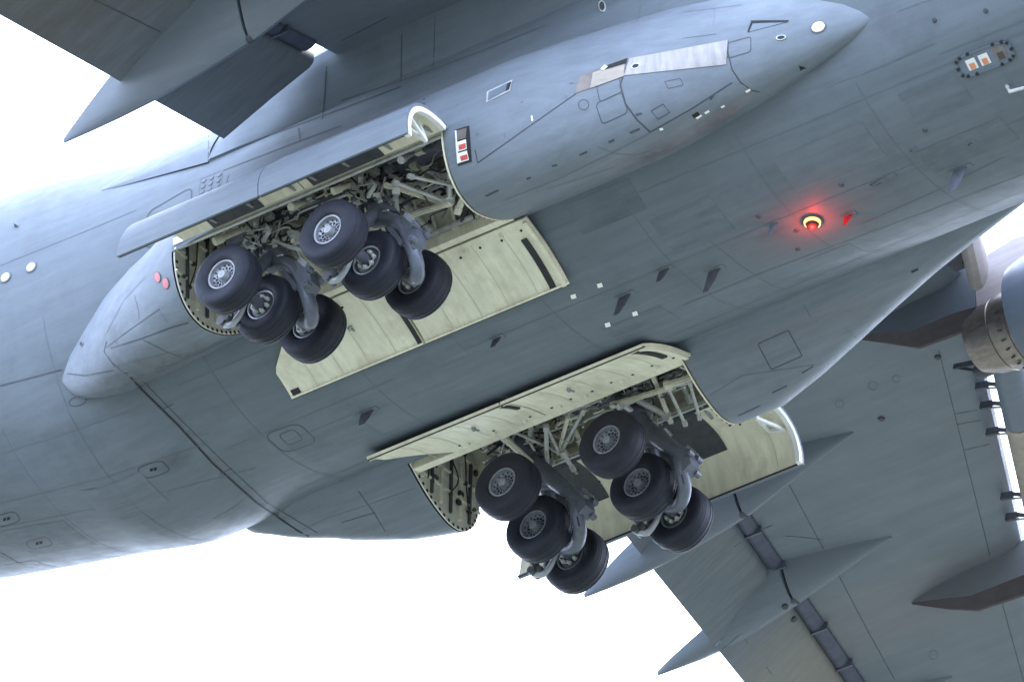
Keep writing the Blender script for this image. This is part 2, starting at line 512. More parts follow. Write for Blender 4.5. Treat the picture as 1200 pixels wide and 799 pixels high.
def flap_sec(y):
    hx, tx, hz, tz = x_hi(y), x_te(y), zw(y), z_te(y)
    ax = hx - .20
    d = np.array([tx - ax, tz - (hz - .12)])
    o = []
    for t, lo in ((0, -.02), (.01, -.08), (.05, -.12), (.15, -.10), (.45, -.05), (1, -.0)):
        o.append((ax + d[0] * t, hz - .12 + d[1] * t + lo))
    for t, up in ((1, .02), (.6, .18), (.3, .34), (.1, .36), (.02, .22), (0, .1)):
        o.append((ax + d[0] * t, hz - .12 + d[1] * t + up))
    return [np.array([x, y, z]) for x, z in o]
FLAPS = {}
for (y0, y1) in ((3.85, 10.2), (10.3, 14.35), (14.4, 21.5)):
    fm = MB()
    n = max(2, int((y1 - y0) / 1.5))
    fm.loft([flap_sec(y) for y in np.linspace(y0, y1, n + 1)], True, True, True)
    for sg in (-1, 1):
        if sg < 0 and y0 > 10.25: continue
        o = fm.build('flap', FLAPP, sg=sg, smooth=30)
        reg('flap%d_%d' % (sg, int(y0)), fm, sg)
        # seam across the flap
        FLAPS[(sg, int(y0))] = o
# vane bars in the slot ahead of the flap
def vane(y0, y1, sg):
    mb = MB()
    def sec(y):
        x, z = x_hi(y) - .02, zw(y) - .07
        return [np.array([x + dx, y, z + dz]) for dx, dz in ((.17, .10), (.15, .02), (.05, -.05), (-.08, -.06), (-.17, -.03), (-.19, .04), (-.1, .14), (.05, .16))]
    mb.loft([sec(y0), sec(y1)], True, True, True)
    mb.build('flap_vane', DARKP, sg=sg, smooth=40)
    b = MB()
    ym = y1 + .02
    x, z = x_hi(ym), zw(ym)
    b.box((x - .02, ym, z - .05), (.42, .045, .22))
    b.build('vane_bracket', STEEL, sg=sg, smooth=0)
for sg, y0, y1, n in ((1, 11.75, 14.1, 2), (1, 14.95, 20.0, 4), (-1, 4.15, 5.7, 2), (-1, 6.75, 10, 3)):
    ys = np.linspace(y0, y1, n + 1)
    for a, b in zip(ys[:-1], ys[1:]): vane(a, b - .06, sg)

# flap hinge fairings (canoes): a fixed nose on the wing and a drooped tail on the flap
def canoe(sg, y, tipx, jx, jz, tailx, tailz):
    a = MB()
    def vsec(x, top, bot, hw, k=1.0):
        """rounded V section with a keel"""
        o = []
        for u in np.linspace(-1, 1, 15):
            q = abs(u)
            yy = hw * math.copysign(min(1, q ** .8), u) if u else 0
            zz = bot + (top - bot) * (q ** 1.55)
            o.append(np.array([x, y + yy, zz]))
        return o
    wz = zw(y)
    secs = []
    for t in (0, .08, .25, .45, .65, .85, 1):
        x = tipx + (jx - tipx) * t
        bot = wz - .03 + (jz - wz + .03) * (t ** 1.05)
        secs.append(vsec(x, wz + .08, bot, .03 + .50 * t ** .75))
    a.loft(secs, True, True, True)
    o1 = a.build('flap_track_fairing', WINGP, sg=sg, smooth=40)
    reg('can%d_%d' % (sg, int(y)), a, sg)
    b = MB(); secs = []
    for t in (0, .12, .3, .5, .7, .85, .95, 1):
        x = jx - .06 + (tailx - jx + .06) * t
        bot = jz + .0 + (tailz - .06 - jz) * t - .12 * math.sin(math.pi * t)
        ttop = np.interp(x, [tailx, x_te(y), jx - .05], [tailz + .02, z_te(y) + .32, wz + .02])
        hw = .53 * (1 - t ** 2.2) + .03
        secs.append(vsec(x, ttop, bot, hw))
    b.loft(secs, True, True, True)
    o2 = b.build('flap_track_fairing_tail', FLAPC, sg=sg, smooth=40)
    reg('cant%d_%d' % (sg, int(y)), b, sg)
    c = MB()
    c.tube([(jx + .02, y, jz + .08), (jx - .09, y, jz + .08)], .10, 10)
    c.build('fairing_hinge', DSTEEL, parent=o1, sg=sg)
    return o1
FLAPC = mat('canoe_paint', (.152, .176, .205), .42, var=.04, scale=1.2, streak=.10)
canoe(-1, 6.2, 2.3, -1.3, .66, -5.55, .24)
canoe(1, 6.2, 2.3, -1.3, .66, -5.55, .24)
canoe(1, 11.4, .02, -2.5, .66, -6.27, .31)
canoe(1, 14.55, -1.2, -3.45, .80, -6.72, .40)
canoe(1, 19.0, -2.75, -5.0, .5, -8.3, .2)

# slats and their tracks (port wing, seen beyond the nose of the pod)
def slat(y0, y1, sg, mt, dz=0, kx=1.0, kz=1.0, dx=0):
    mb = MB()
    def sec(y):
        x, z = x_le(y) + .22, zw(y) - .22 + dz
        pr_ = [(0, .02), (.12, -.12), (.34, -.22), (.58, -.20), (.78, -.06), (.86, .16), (.80, .42), (.62, .62), (.40, .72), (.22, .74), (.36, .55), (.40, .34), (.26, .14)]
        return [np.array([x + dx + a * kx, y, z + b * kz]) for a, b in pr_]
    mb.loft([sec(y0), sec(y1)], True, True, True)
    return mb.build('slat', mt, sg=sg, smooth=40)
slat(4.3, 8.1, 1, PINK, -.40, .55, 1.15, -.02)
slat(10.05, 12.65, 1, COWL)
slat(12.68, 15.6, 1, TAN)
for y in (10.15, 11.45, 12.0, 12.75, 14.6, 15.2):
    t = MB()
    x, z = x_le(y), zw(y)
    t.bar((x - .22, y, z - .05), (x + .03, y, z - .10), .07, .15)
    t.bar((x, y, z - .06), (x + .33, y, z - .22), .06, .07)
    t.build('slat_track', DSTEEL, smooth=0)
    t = MB()
    t.bar((x - .1, y + .06, z - .1), (x + .36, y + .10, z - .24), .035, .035)
    t.build('slat_rod', LSTEEL, smooth=0)

# ------------------------------------------------------------------ engine and pylons
def pylon(y, prof, hw, mt, name='engine_pylon'):
    mb = MB()
    top = [np.array(p, float) for p in prof]
    mb.plate([(x, y - hw, z) for x, z in top], (0, 2 * hw, 0))
    return mb
def pylon3(y, secs):
    """secs: (x, ztop, zbot, half width)"""
    mb = MB()
    S_ = []
    for x, zt, zb, hw in secs:
        r_ = min(hw * .5, (zt - zb) * .25)
        S_.append([np.array([x, y + dy, z]) for dy, z in ((-hw, zt), (-hw, (zt + zb) / 2), (-hw * .92, zb + r_ * 1.3), (-hw * .1, zb), (hw * .1, zb), (hw * .92, zb + r_ * 1.3), (hw, (zt + zb) / 2), (hw, zt))])
    mb.loft(S_, True, True, True)
    for i, f in enumerate(mb.f):
        if len(f) == 4:
            ks = sorted(k % 8 for k in f)
            if ks[0] >= 2 and ks[-1] <= 5: mb.mi[i] = 1
    return mb
PYLON_DARK = mat('pylon_dark', (.045, .036, .042), .5, var=.15, streak=.2)  # near-black tone for the pylon undersides
EY, EZ = 9.0, .42
py_ = pylon3(EY, [(1.75, 1.75, 1.66, .03), (2.4, 1.76, 1.30, .22), (3.1, 1.85, .90, .32), (4.1, 2.0, .86, .36), (4.6, 2.0, .80, .36)])
py_.build('engine_pylon', [WINGP, PYLON_DARK], smooth=25)
pf = pylon3(EY, [(4.62, 2.05, .8, .35), (5.5, 2.2, .9, .38), (7, 2.1, .9, .38), (9, 1.8, .9, .3)])
pf.build('pylon_front', [PINK, PYLON_DARK], smooth=25)  # light on the pylon's front part put into its warm, paler colour
py2 = pylon3(16.55, [(-2.05, 1.36, 1.30, .03), (-1.2, 1.38, .85, .22), (-.55, 1.42, .56, .30), (.6, 1.5, .5, .34), (2.4, 1.6, .5, .36)])
py2.build('engine_pylon', [WINGP, PYLON_DARK], smooth=25)
for (yy, ez, xo) in ((EY, EZ, 4.42),):
    core = MB()
    core.lathe([(0.04, .52), (0, .55), (.30, .66), (.62, .72), (.63, .705), (.68, .73), (1.05, .80), (1.06, .785), (1.1, .80), (1.6, .86), (2.2, .9)], (xo, yy, ez), (1, 0, 0), 40)
    co = core.build('core_nozzle', NOZ, smooth=25)
    ins = MB(); ins.lathe([(0.04, .52), (.8, .55), (1.2, .2)], (xo, yy, ez), (1, 0, 0), 32, False, True)
    ins.build('nozzle_throat', DSTEEL, parent=co)
    plug = MB(); plug.lathe([(-.02, .01), (.1, .12), (.5, .28), (1, .32)], (xo, yy, ez), (1, 0, 0), 24, True)
    plug.build('exhaust_plug', NOZ, parent=co)
    cw = MB()
    cw.lathe([(1.30, .92), (1.28, 1.16), (1.5, 1.22), (2.3, 1.32), (3.6, 1.36), (5, 1.34), (5.8, 1.22), (6, 1.1)], (xo, yy, ez), (1, 0, 0), 48)
    cw.build('fan_cowl', COWL, smooth=30)
    lk = MB()
    for i in range(9):
        q = math.radians(95 + 14 * i)
        cxx = np.array([xo + .90, yy - math.sin(q) * .80, ez + math.cos(q) * .80])
        lk.box(cxx, (.07, .03, .03))
    lk.build('nozzle_latch', DSTEEL, parent=co, smooth=0)
sb_ = MB(); sb_.box((4.72, 7.6, 1.74), (.42, 1.1, .34)); sb_.box((4.95, 8.0, 1.6), (.3, .12, .2)); sb_.build('slat_gap_block', DSTEEL, smooth=0)  # dark box added to close the sky gap between wing and slat
# dark fairing tube at the slat root below the nozzle
tb = MB()
a_, b_ = at(1143, 437, y=10.0), at(1215, 403, y=10.0)
tb.tube([a_, a_ + (b_ - a_) * .08, b_], [.10, .17, .19], 16)
tb.build('slat_end_fairing', DSTEEL)
tb = MB()
p1, p2, p3 = at(1118, 430, y=10.3), at(1145, 424, y=10.1), at(1163, 437, y=10.2)
tb.bar(p1, p2, .05, .10); tb.bar(p1, p3, .04, .06); tb.bar(p2, p3, .05, .05)
tb.build('slat_bracket', DSTEEL, smooth=0)

# ------------------------------------------------------------------ gear doors
def rot2(p, c, q, sc=1.0):
    q = math.radians(q); d = np.asarray(p) - c
    return c + sc * np.array([d[0] * math.cos(q) - d[1] * math.sin(q), d[0] * math.sin(q) + d[1] * math.cos(q)])
HO = np.array(BD[K_OUT]); HI = np.array(BASE[1])
OUT_PROF = [rot2(p, HO, 101) for p in BD[3 * KS:K_OUT + 1]][::-1]               # hinge -> free edge
_ip = [np.asarray(p) for p in BD[1 * KS:4 * KS + 1]]
_c0, _c1 = _ip[0], _ip[-1]
IN_PROF = []
for i, p in enumerate(_ip):
    t = i / (len(_ip) - 1)
    ch = _c0 + (_c1 - _c0) * t
    IN_PROF.append(rot2(ch + (p - ch) * .6, HI, -133.5) + np.array([.05, -.06]))
def door_pt(prof, x, t, off=0.0, taper=0.0):
    """point of a door: t 0 hinge .. 1 free edge; off along the inside normal"""
    n = len(prof) - 1
    i = min(int(t * n), n - 1); u = t * n - i
    p = prof[i] * (1 - u) + prof[i + 1] * u
    d = nrm(prof[i + 1] - prof[i])
    return np.array([x, p[0], p[1]]), d
def door_in(prof, x, t, off, sgn):
    p, d = door_pt(prof, x, t)
    nn = np.array([-d[1], d[0]]) * sgn
    return p + np.array([0, nn[0], nn[1]]) * off
DOORS = {}
def door(kind, x0, x1, sg, slant0=0.0, slant1=0.0, cut=0.0, tc=.4):
    def xs0(t): return x0 + slant0 * t + cut * (max(0, (tc - t) / tc) ** 1.1)
    prof = OUT_PROF if kind == 'outer' else IN_PROF
    sgn = -1 if kind == 'outer' else 1                     # side of the inner (cream) face
    NT, NX = 14, 8
    mb = MB()
    ts = np.linspace(0, 1, NT + 1)
    grid = []
    for i in range(NX + 1):
        row = []
        for t in ts:
            xa = xs0(t); xb = x1 + slant1 * t
            row.append(door_pt(prof, xa + (xb - xa) * i / NX, t)[0])
        grid.append(row)
    n = len(ts)
    G = np.array(grid)
    th = .055
    inn = [[door_in(prof, G[i][j][0], ts[j], th, sgn) for j in range(n)] for i in range(NX + 1)]
    v = [p for r_ in grid for p in r_] + [p for r_ in inn for p in r_]
    o = (NX + 1) * n
    f, fi = [], []
    ix = lambda i, j: i * n + j
    for i in range(NX):
        for j in range(n - 1):
            f.append((ix(i, j), ix(i, j + 1), ix(i + 1, j + 1), ix(i + 1, j))); fi.append(0)
            f.append((o + ix(i, j), o + ix(i + 1, j), o + ix(i + 1, j + 1), o + ix(i, j + 1))); fi.append(1)
    bd = [(i, 0) for i in range(NX + 1)] + [(NX, j) for j in range(1, n)] + [(i, n - 1) for i in range(NX - 1, -1, -1)] + [(0, j) for j in range(n - 2, 0, -1)]
    for k in range(len(bd)):
        a, b = ix(*bd[k]), ix(*bd[(k + 1) % len(bd)])
        f.append((a, b, o + b, o + a)); fi.append(0 if kind == 'outer' else 1)
    mb.v = [tuple(p) for p in v]; mb.f = f; mb.mi = fi
    d = mb.build('gear_door', [POD, CREAM], sg=sg, smooth=30)
    L = x1 - x0
    def inner_strip(name, xa, xb, ta, tb, h, m, nx=2, ntt=8, parent=d):
        s_ = MB()
        gr = []
        for i in range(nx + 1):
            row = []
            for j in range(ntt + 1):
                t = ta + (tb - ta) * j / ntt
                xx = (xa + (xb - xa) * i / nx) + (slant1 * t if xa > (x0 + x1) / 2 else slant0 * t)
                row.append(door_in(prof, xx, t, th + .004, sgn))
            gr.append(row)
        top = [[door_in(prof, gr[i][j][0], ta + (tb - ta) * j / ntt, th + .004 + h, sgn) for j in range(ntt + 1)] for i in range(nx + 1)]
        nn = ntt + 1; vv = [p for r_ in gr for p in r_] + [p for r_ in top for p in r_]; oo = (nx + 1) * nn; ff = []
        for i in range(nx):
            for j in range(ntt):
                k = i * nn + j
                ff.append((oo + k, oo + k + nn, oo + k + nn + 1, oo + k + 1))
        b2 = [(i, 0) for i in range(nx + 1)] + [(nx, j) for j in range(1, nn)] + [(i, nn - 1) for i in range(nx - 1, -1, -1)] + [(0, j) for j in range(nn - 2, 0, -1)]
        for k in range(len(b2)):
            a, b = b2[k][0] * nn + b2[k][1], b2[(k + 1) % len(b2)][0] * nn + b2[(k + 1) % len(b2)][1]
            ff.append((a, b, oo + b, oo + a))
        s_.add(vv, ff)
        return s_.build(name, m, parent=parent, sg=sg, smooth=30)
    # edge frames, seals, hinge arms, drain holes
    if kind == 'inner':
        inner_strip('edge_rail', x0 + .02, x1 - .02, .955, .985, .035, CREAM, 6, 2)
        inner_strip('rubber_seal', x0 + .01, x1 - .01, .988, 1.0, .02, SEAL, 6, 1)
        if x1 > 1:
            inner_strip('rubber_seal', x1 - .36, x1 - .24, .22, .97, .03, SEAL, 1, 10)
            inner_strip('edge_rail', x1 - .10, x1 - .02, .03, .99, .06, CREAM, 1, 10)
        else:
            inner_strip('rubber_seal', x1 - .10, x1 - .02, .45, .97, .03, SEAL, 1, 8)
            inner_strip('wear_pad', x0 + .06, x0 + .24, .86, .95, .01, SEAL, 1, 2)
        for fr in ((.12, .3, .55, .8) if x1 > 1 else (.45, .65, .88)):
            xx = x0 + L * fr
            a_ = MB()
            p = door_in(prof, xx, .03, th, sgn); q = door_in(prof, xx, .10, th + .03, sgn)
            a_.bar(p + [0, .10, .22], q, .05, .07)
            a_.build('hinge_arm', CREAM2, parent=d, sg=sg, smooth=0)
        h_ = MB()
        for k in range(7 if x1 > 1 else 3):
            xx = x0 + (.25 if x1 > 1 else 1.2) + (L - (.5 if x1 > 1 else 1.4)) * k / (6 if x1 > 1 else 2)
            p = door_in(prof, xx, .12 + .02 * (k % 2), th + .003, sgn); q = door_in(prof, xx, .12 + .02 * (k % 2), th + .012, sgn)
            h_ = MB(); h_.tube([p, q], .026, 8); h_.build('drain_hole', HOLE, parent=d, sg=sg)
        for fr in ((.30,) if x1 > 1 else (.62,)):                                 # door lock fittings
            l_ = MB()
            p = door_in(prof, x0 + L * fr, .40, th + .03, sgn)
            l_.box(p, (.06, .07, .05)); l_.bar(p, p + np.array([.08, .07, -.02]), .03, .03); l_.box(p + np.array([.03, -.06, .0]), (.03, .08, .04))
            l_.build('lock_fitting', MSTEEL, parent=d, sg=sg, smooth=0)
        for fr in (.2, .4, .6, .8):
            inner_strip('skin_seam', x0 + L * fr, x0 + L * fr + .012, .06, .94, .002, SEAMC, 1, 8)
    else:
        inner_strip('rubber_seal', x0 + .01, x1 - .01, .985, 1.0, .025, SEAL, 6, 1)
        a_, b_ = (.06, .56) if x1 > 1 else (.36, .72)
        inner_strip('dark_panel', x0 + L * a_, x0 + L * b_, .0, .52, .012, LINER, 6, 8)
        if x1 > 1:
            inner_strip('end_rib', x1 - .09, x1 - .0, .03, 1.0, .10, WHITE, 1, 14)
            br = MB()
            p = door_in(prof, x1 - .28, .25, th, sgn)
            q1 = door_in(prof, x1 - .12, .55, th + .05, sgn); q2 = door_in(prof, x1 - .42, .50, th + .05, sgn)
            t_ = door_in(prof, x1 - .25, .15, th + .42, sgn)
            for a, b in ((q1, t_), (q2, t_), (q1, q2), (p, t_)): br.bar(a, b, .05, .06)
            br.build('latch_bracket', WHITE, parent=d, sg=sg, smooth=0)
            inner_strip('skin_seam', x1 - .55, x1 - .535, .06, .94, .002, SEAMC, 1, 8)
        for fr in ((.1, .33, .62, .9) if x1 > 1 else (.4, .66, .95)):
            xx = x0 + L * fr
            a2 = MB()
            p = door_in(prof, xx, .02, th, sgn); q = door_in(prof, xx, .14, th + .06, sgn)
            a2.bar(p + [0, -.12, .10], p + [0, -.03, .03], .05, .06); a2.bar(p + [0, -.03, .03], q, .05, .05)
            a2.build('hinge_arm', MSTEEL, parent=d, sg=sg, smooth=0)
        h_ = MB()
        for k in range(5):
            p = door_in(prof, x0 + L * (.66 + .06 * k), .30 + .03 * (k % 2), th + .002, sgn)
            q = door_in(prof, x0 + L * (.66 + .06 * k), .30 + .03 * (k % 2), th + .012, sgn)
            h_ = MB(); h_.tube([p, q], .022, 8); h_.build('drain_hole', HOLE, parent=d, sg=sg)
    return d
SEAMC = mat('cream_seam', (.55, .54, .41), .6, var=.1)
for sg in (-1, 1):
    door('outer', -1.02, 2.15, sg, .0, .10)
    door('outer', -4.2, -1.04, sg, .0, .0, .45, 1.0)
    door('inner', -.98, 2.24, sg, -.02, -.08)
    door('inner', -4.02, -1.02, sg, .0, -.02, 1.0, .55)

# ------------------------------------------------------------------ gear bay
COPPER = mat('pipe_brown', (.26, .19, .13), .45, metal=.4, var=.2)
BULK = mat('bulkhead_primer', (.58, .58, .50), .55, var=.08, scale=3, dirt=(.16, .15, .13), dirt_amt=.6, dirt_scale=2.5)
def bay(sg):
    roof_z = -.55
    def in_sec(x, top=roof_z):
        """outline of the bay at x, inner skin, from inner sill round the fuselage wall, roof and outer wall"""
        ps = pod_sec(x)
        ow = [p + np.array([0, -.05, .02]) for p in ps[K_OUT:] if p[2] < top]
        iw = [fus_pt(x, ph, .05) for ph in np.linspace(44, 10, 8)]
        return iw + [np.array([x, 3.5, top + .05]), np.array([x, 4.2, top])] + ow[::-1]
    sh = MB()
    n0 = len(in_sec(-1))
    xs_ = [BX0 + .01, -3, -2, -1, 0, 1, BX1 - .01]
    def resamp(P, n=24):
        P = np.array(P); d = np.r_[0, np.cumsum(np.linalg.norm(np.diff(P, axis=0), axis=1))]
        return [np.array([np.interp(t, d, P[:, k]) for k in range(3)]) for t in np.linspace(0, d[-1], n)]
    sh.loft([resamp(in_sec(x)) for x in xs_], False)
    B = sh.build('gear_bay', CREAM2, sg=sg, smooth=30)
    # bulkheads
    for xb, tag_ in ((BX0 + .03, 'a'), (BX1 - .04, 'f')):
        mb = MB()
        ps = [p + np.array([xb - p[0], 0, 0]) for p in pod_sec(xb)]
        low = [p for p in ps[K_IN:K_OUT + 1]]
        c_ = np.mean(np.array(low), axis=0)
        low = [c_ + (p - c_) * .985 for p in low]
        up = resamp(in_sec(xb), 24)[::-1]
        mb.plate(low + [p + np.array([xb - p[0], 0, 0]) for p in up], (.03 if tag_ == 'a' else -.03, 0, 0))
        bk = mb.build('end_bulkhead', BULK if tag_ == 'a' else CREAM, parent=B, sg=sg, smooth=0)
        dx = .035 if tag_ == 'a' else -.035
        # rim flange with lightening holes
        fl = MB(); hl = MB()
        lowp = resamp(low, 40)
        inner = [c_ + (p - c_) * .90 for p in lowp]
        fl.loft([[p + np.array([dx, 0, 0]) for p in lowp], [p + np.array([dx * 1.2, 0, 0]) for p in inner]], False)
        fl.build('rim_flange', CREAM2, parent=B, sg=sg)
        for k in range(3, 38, 2):
            p = (lowp[k] * .45 + inner[k] * .55) + np.array([dx * 1.05 + .004, 0, 0])
            hl = MB(); hl.tube([p, p + np.array([.006 * np.sign(dx), 0, 0])], .036, 8)
            hl.build('flange_hole', HOLE, parent=B, sg=sg)
        for yi, yy in enumerate((2.9, 3.2, 3.5, 3.8, 4.1, 4.4)):
            st = MB(); zb = np.interp(yy, [2.6, 3.2, 4, 4.5, 4.8], [-2.45, -2.85, -3.0, -2.85, -2.5])
            st.bar((xb + dx * 1.6, yy, zb), (xb + dx * 1.6, yy + .05, -.75 if yy < 4 else (-1.0 if yy < 4.3 else -1.5)), .05, .05)
            st.build('stiffener', DSTEEL if yi % 2 else CREAM2, parent=B, sg=sg, smooth=0)  # every second one coloured dark, standing in for rib shadows
        for zz, ya, yb in ((-2.55, 2.75, 4.75), (-2.1, 2.9, 4.8), (-1.55, 3.2, 4.65), (-1.0, 3.4, 4.2)):
            st = MB(); st.bar((xb + dx * 1.5, ya, zz), (xb + dx * 1.5, yb, zz + .1), .04, .045)
            st.build('stiffener', CREAM2, parent=B, sg=sg, smooth=0)
        r_ = random.Random(3)
        for k in range(16):                                   # small clips, boxes and conduits on the bulkhead
            bx = MB()
            yy = r_.uniform(2.9, 4.6); zz = r_.uniform(-2.7, -1.1)
            bx.box((xb + dx * 2, yy, zz), (.06, r_.uniform(.05, .13), r_.uniform(.04, .12)))
            bx.build('clip', r_.choice([DSTEEL, LSTEEL, HOSE, DSTEEL]), parent=B, sg=sg, smooth=0)
        for k in range(4):
            cb = MB(); yy = r_.uniform(2.9, 4.4)
            cb.tube(crom([(xb + dx * 2, yy, -2.6), (xb + dx * 3, yy + r_.uniform(-.3, .3), -2.1), (xb + dx * 3, yy + r_.uniform(-.3, .2), -1.5), (xb + dx * 2, min(yy + .2, 4.0), -.9)], 5), .014, 6)
            cb.build('conduit', HOSE, parent=B, sg=sg)
    # ribs round the bay
    for x in np.arange(-3.6, 1.9, .62):
        rb = MB()
        a = resamp(in_sec(x), 20); c_ = np.array([x, 3.95, -1.7])
        b_ = [p + nrm(c_ - p) * .11 for p in a]
        rb.loft([[p + [-.02, 0, 0] for p in a], [p + [-.02, 0, 0] for p in b_], [p + [.02, 0, 0] for p in b_], [p + [.02, 0, 0] for p in a]], False)
        rb.build('frame_rib', CREAM2, parent=B, sg=sg, smooth=30)
    # sills along the two hinge lines
    s1 = MB(); s1.bar((BX0 + .05, 2.72, -2.50), (BX1 - .05, 2.72, -2.50), .16, .26); s1.build('hinge_sill', CREAM, parent=B, sg=sg, smooth=0)
    s1 = MB(); s1.bar((BX0 + .05, 4.79, -1.86), (BX1 - .05, 4.79, -1.86), .08, .16); s1.build('hinge_sill', CREAM2, parent=B, sg=sg, smooth=0)
    s1 = MB(); s1.tube([(BX0 + .15, 4.76, -2.0), (BX1 - .15, 4.76, -2.0)], .035, 10); s1.build('torque_tube', LSTEEL, parent=B, sg=sg)
    s1 = MB(); s1.tube([(BX0 + .3, 2.86, -2.36), (BX1 - .3, 2.86, -2.36)], .055, 10); s1.build('torque_tube', LSTEEL, parent=B, sg=sg)
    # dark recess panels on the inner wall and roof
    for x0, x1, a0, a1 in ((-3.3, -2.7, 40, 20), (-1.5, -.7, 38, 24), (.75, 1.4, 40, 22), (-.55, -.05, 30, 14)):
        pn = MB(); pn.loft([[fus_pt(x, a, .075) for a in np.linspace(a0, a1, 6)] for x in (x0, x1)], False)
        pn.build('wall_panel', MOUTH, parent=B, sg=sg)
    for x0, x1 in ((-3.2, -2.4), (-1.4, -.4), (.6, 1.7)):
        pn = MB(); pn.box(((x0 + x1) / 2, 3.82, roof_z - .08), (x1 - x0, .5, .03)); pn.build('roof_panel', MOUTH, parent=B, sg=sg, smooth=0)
    # trunnion beam, diagonal braces, actuators
    t = MB(); t.tube([(-3.5, 3.85, -1.45), (1.7, 3.85, -1.45)], .14, 14); t.build('trunnion_beam', STEEL, parent=B, sg=sg)
    br = [((1.75, 2.9, -2.25), (.45, 3.9, -1.35), .075), ((1.75, 4.55, -2.0), (.55, 3.9, -1.3), .07), ((1.72, 2.85, -2.3), (1.0, 4.4, -1.1), .05), ((.35, 2.8, -2.35), (-.25, 4.0, -1.3), .06),
          ((-.45, 2.8, -2.35), (.2, 4.1, -1.1), .055), ((-.6, 4.6, -2.05), (.1, 3.6, -1.2), .05), ((-1.2, 2.8, -2.35), (-1.9, 4.0, -1.25), .06), ((-.75, 2.8, -2.35), (-1.1, 4.3, -.9), .05),
          ((-2.0, 2.8, -2.35), (-2.6, 3.9, -1.4), .07), ((-3.0, 2.8, -2.35), (-2.7, 4.1, -1.2), .055), ((-3.4, 2.85, -2.3), (-2.5, 3.9, -1.3), .05), ((-3.3, 4.55, -2.0), (-2.6, 3.8, -1.3), .055),
          ((1.5, 3.2, -2.1), (1.5, 3.6, -.7), .05), ((1.1, 3.1, -2.15), (1.25, 3.5, -.7), .04), ((-1.55, 4.6, -2.0), (-1.6, 3.4, -1.0), .05), ((.9, 4.6, -2.0), (.8, 3.6, -1.0), .05)]
    for i, (a, b, r) in enumerate(br):
        q = MB(); q.tube([a, b], r, 10)
        a_, b_ = np.array(a), np.array(b); d_ = nrm(b_ - a_)
        q.tube([a_ - d_ * .02, a_ + d_ * .16], r * 1.5, 10); q.tube([b_ - d_ * .16, b_ + d_ * .02], r * 1.4, 10)
        q.build('brace_strut', [LSTEEL, STEEL, CREAM2][i % 3], parent=B, sg=sg)
    def pk(px, py, y):
        p = at(px, py, y=y); return np.array([p[0], abs(p[1]), p[2]])
    ex = [(pk(463, 215, -4.0), pk(530, 237, -3.5), .11, .06), (pk(458, 260, -3.5), pk(527, 238, -3.5), .06, .06), (pk(526, 165, -4.4), pk(527, 236, -3.5), .07, .07), (pk(463, 215, -4.0), pk(466, 262, -3.5), .07, .07), (pk(430, 175, -4.3), pk(433, 225, -3.8), .05, .05),
          (pk(735, 462, 3.7), pk(783, 488, 4.3), .085, .085), (pk(724, 470, 3.6), pk(768, 500, 4.4), .075, .075), (pk(766, 442, 3.3), pk(786, 494, 4.5), .05, .05), (pk(780, 448, 3.4), pk(803, 497, 4.6), .05, .05), (pk(808, 447, 3.7), pk(820, 490, 4.6), .045, .045),
          (pk(780, 452, 3.3), pk(815, 440, 3.6), .07, .07), (pk(799, 430, 3.1), pk(822, 440, 3.4), .03, .03), (pk(600, 505, 3.3), pk(652, 528, 4.2), .04, .04), (pk(590, 512, 3.2), pk(633, 552, 4.2), .07, .06), (pk(640, 500, 3.3), pk(655, 530, 4.2), .05, .05),
          (pk(657, 530, 4.2), pk(684, 480, 3.4), .05, .05), (pk(655, 528, 4.2), pk(665, 490, 3.3), .045, .045), (pk(660, 530, 4.0), pk(672, 550, 4.4), .07, .05), (pk(640, 500, 3.2), pk(641, 545, 4.3), .06, .06), (pk(622, 520, 3.8), pk(640, 552, 4.4), .025, .025)]
    ex = [e for e in ex if min(e[0][2], e[1][2]) > -2.7 and max(e[0][2], e[1][2]) < -.55 and max(math.hypot(e[k][1], 0) - np.interp(e[k][2], [-2.6, -2.2, -1.2, -.7], [4.6, 4.75, 4.6, 4.25]) for k in (0, 1)) < 0]
    for i, (a, b, r0, r1) in enumerate(ex):
        r0, r1 = r0 * .72, r1 * .72
        q = MB(); d_ = nrm(b - a)
        if i % 3 == 1: q.bar(a, b, r0 * 2.2, r1 * 1.3); q.bar(a, b, r0 * .7, r1 * 2.6)
        else: q.tube([a, b], [r0, r1], 10)
        q.bar(a - d_ * .03, a + d_ * .10, r0 * 2.4, r0 * 2.0); q.bar(b - d_ * .10, b + d_ * .03, r1 * 2.3, r1 * 2.0)
        q.build('brace_strut', [LSTEEL, CREAM2, LSTEEL][i % 3], parent=B, sg=sg)
    for x0 in (.15, -2.25):
        q = MB(); q.tube([(x0 + .9, 3.2, -2.0), (x0 + .3, 3.7, -1.75)], .085, 12); q.tube([(x0 + .3, 3.7, -1.75), (x0, 3.95, -1.62)], .045, 10)
        q.tube([(x0 + .94, 3.17, -2.02), (x0 + .8, 3.28, -1.96)], .11, 12)
        q.build('retract_actuator', LSTEEL, parent=B, sg=sg)
        # truss plate with cross bars beside the strut
        q = MB()
        A_, B_, C_ = np.array((x0 - .75, 2.95, -2.25)), np.array((x0 - .45, 3.9, -1.4)), np.array((x0 - 1.05, 3.7, -1.5))
        for a, b in ((A_, B_), (A_, C_), (B_, C_)): q.bar(a, b, .07, .05)
        for t_ in (.3, .55, .8): q.bar(A_ + (B_ - A_) * t_, A_ + (C_ - A_) * (t_ + .08), .04, .03)
        q.build('truss_link', LSTEEL, parent=B, sg=sg, smooth=0)
    r_ = random.Random(11)
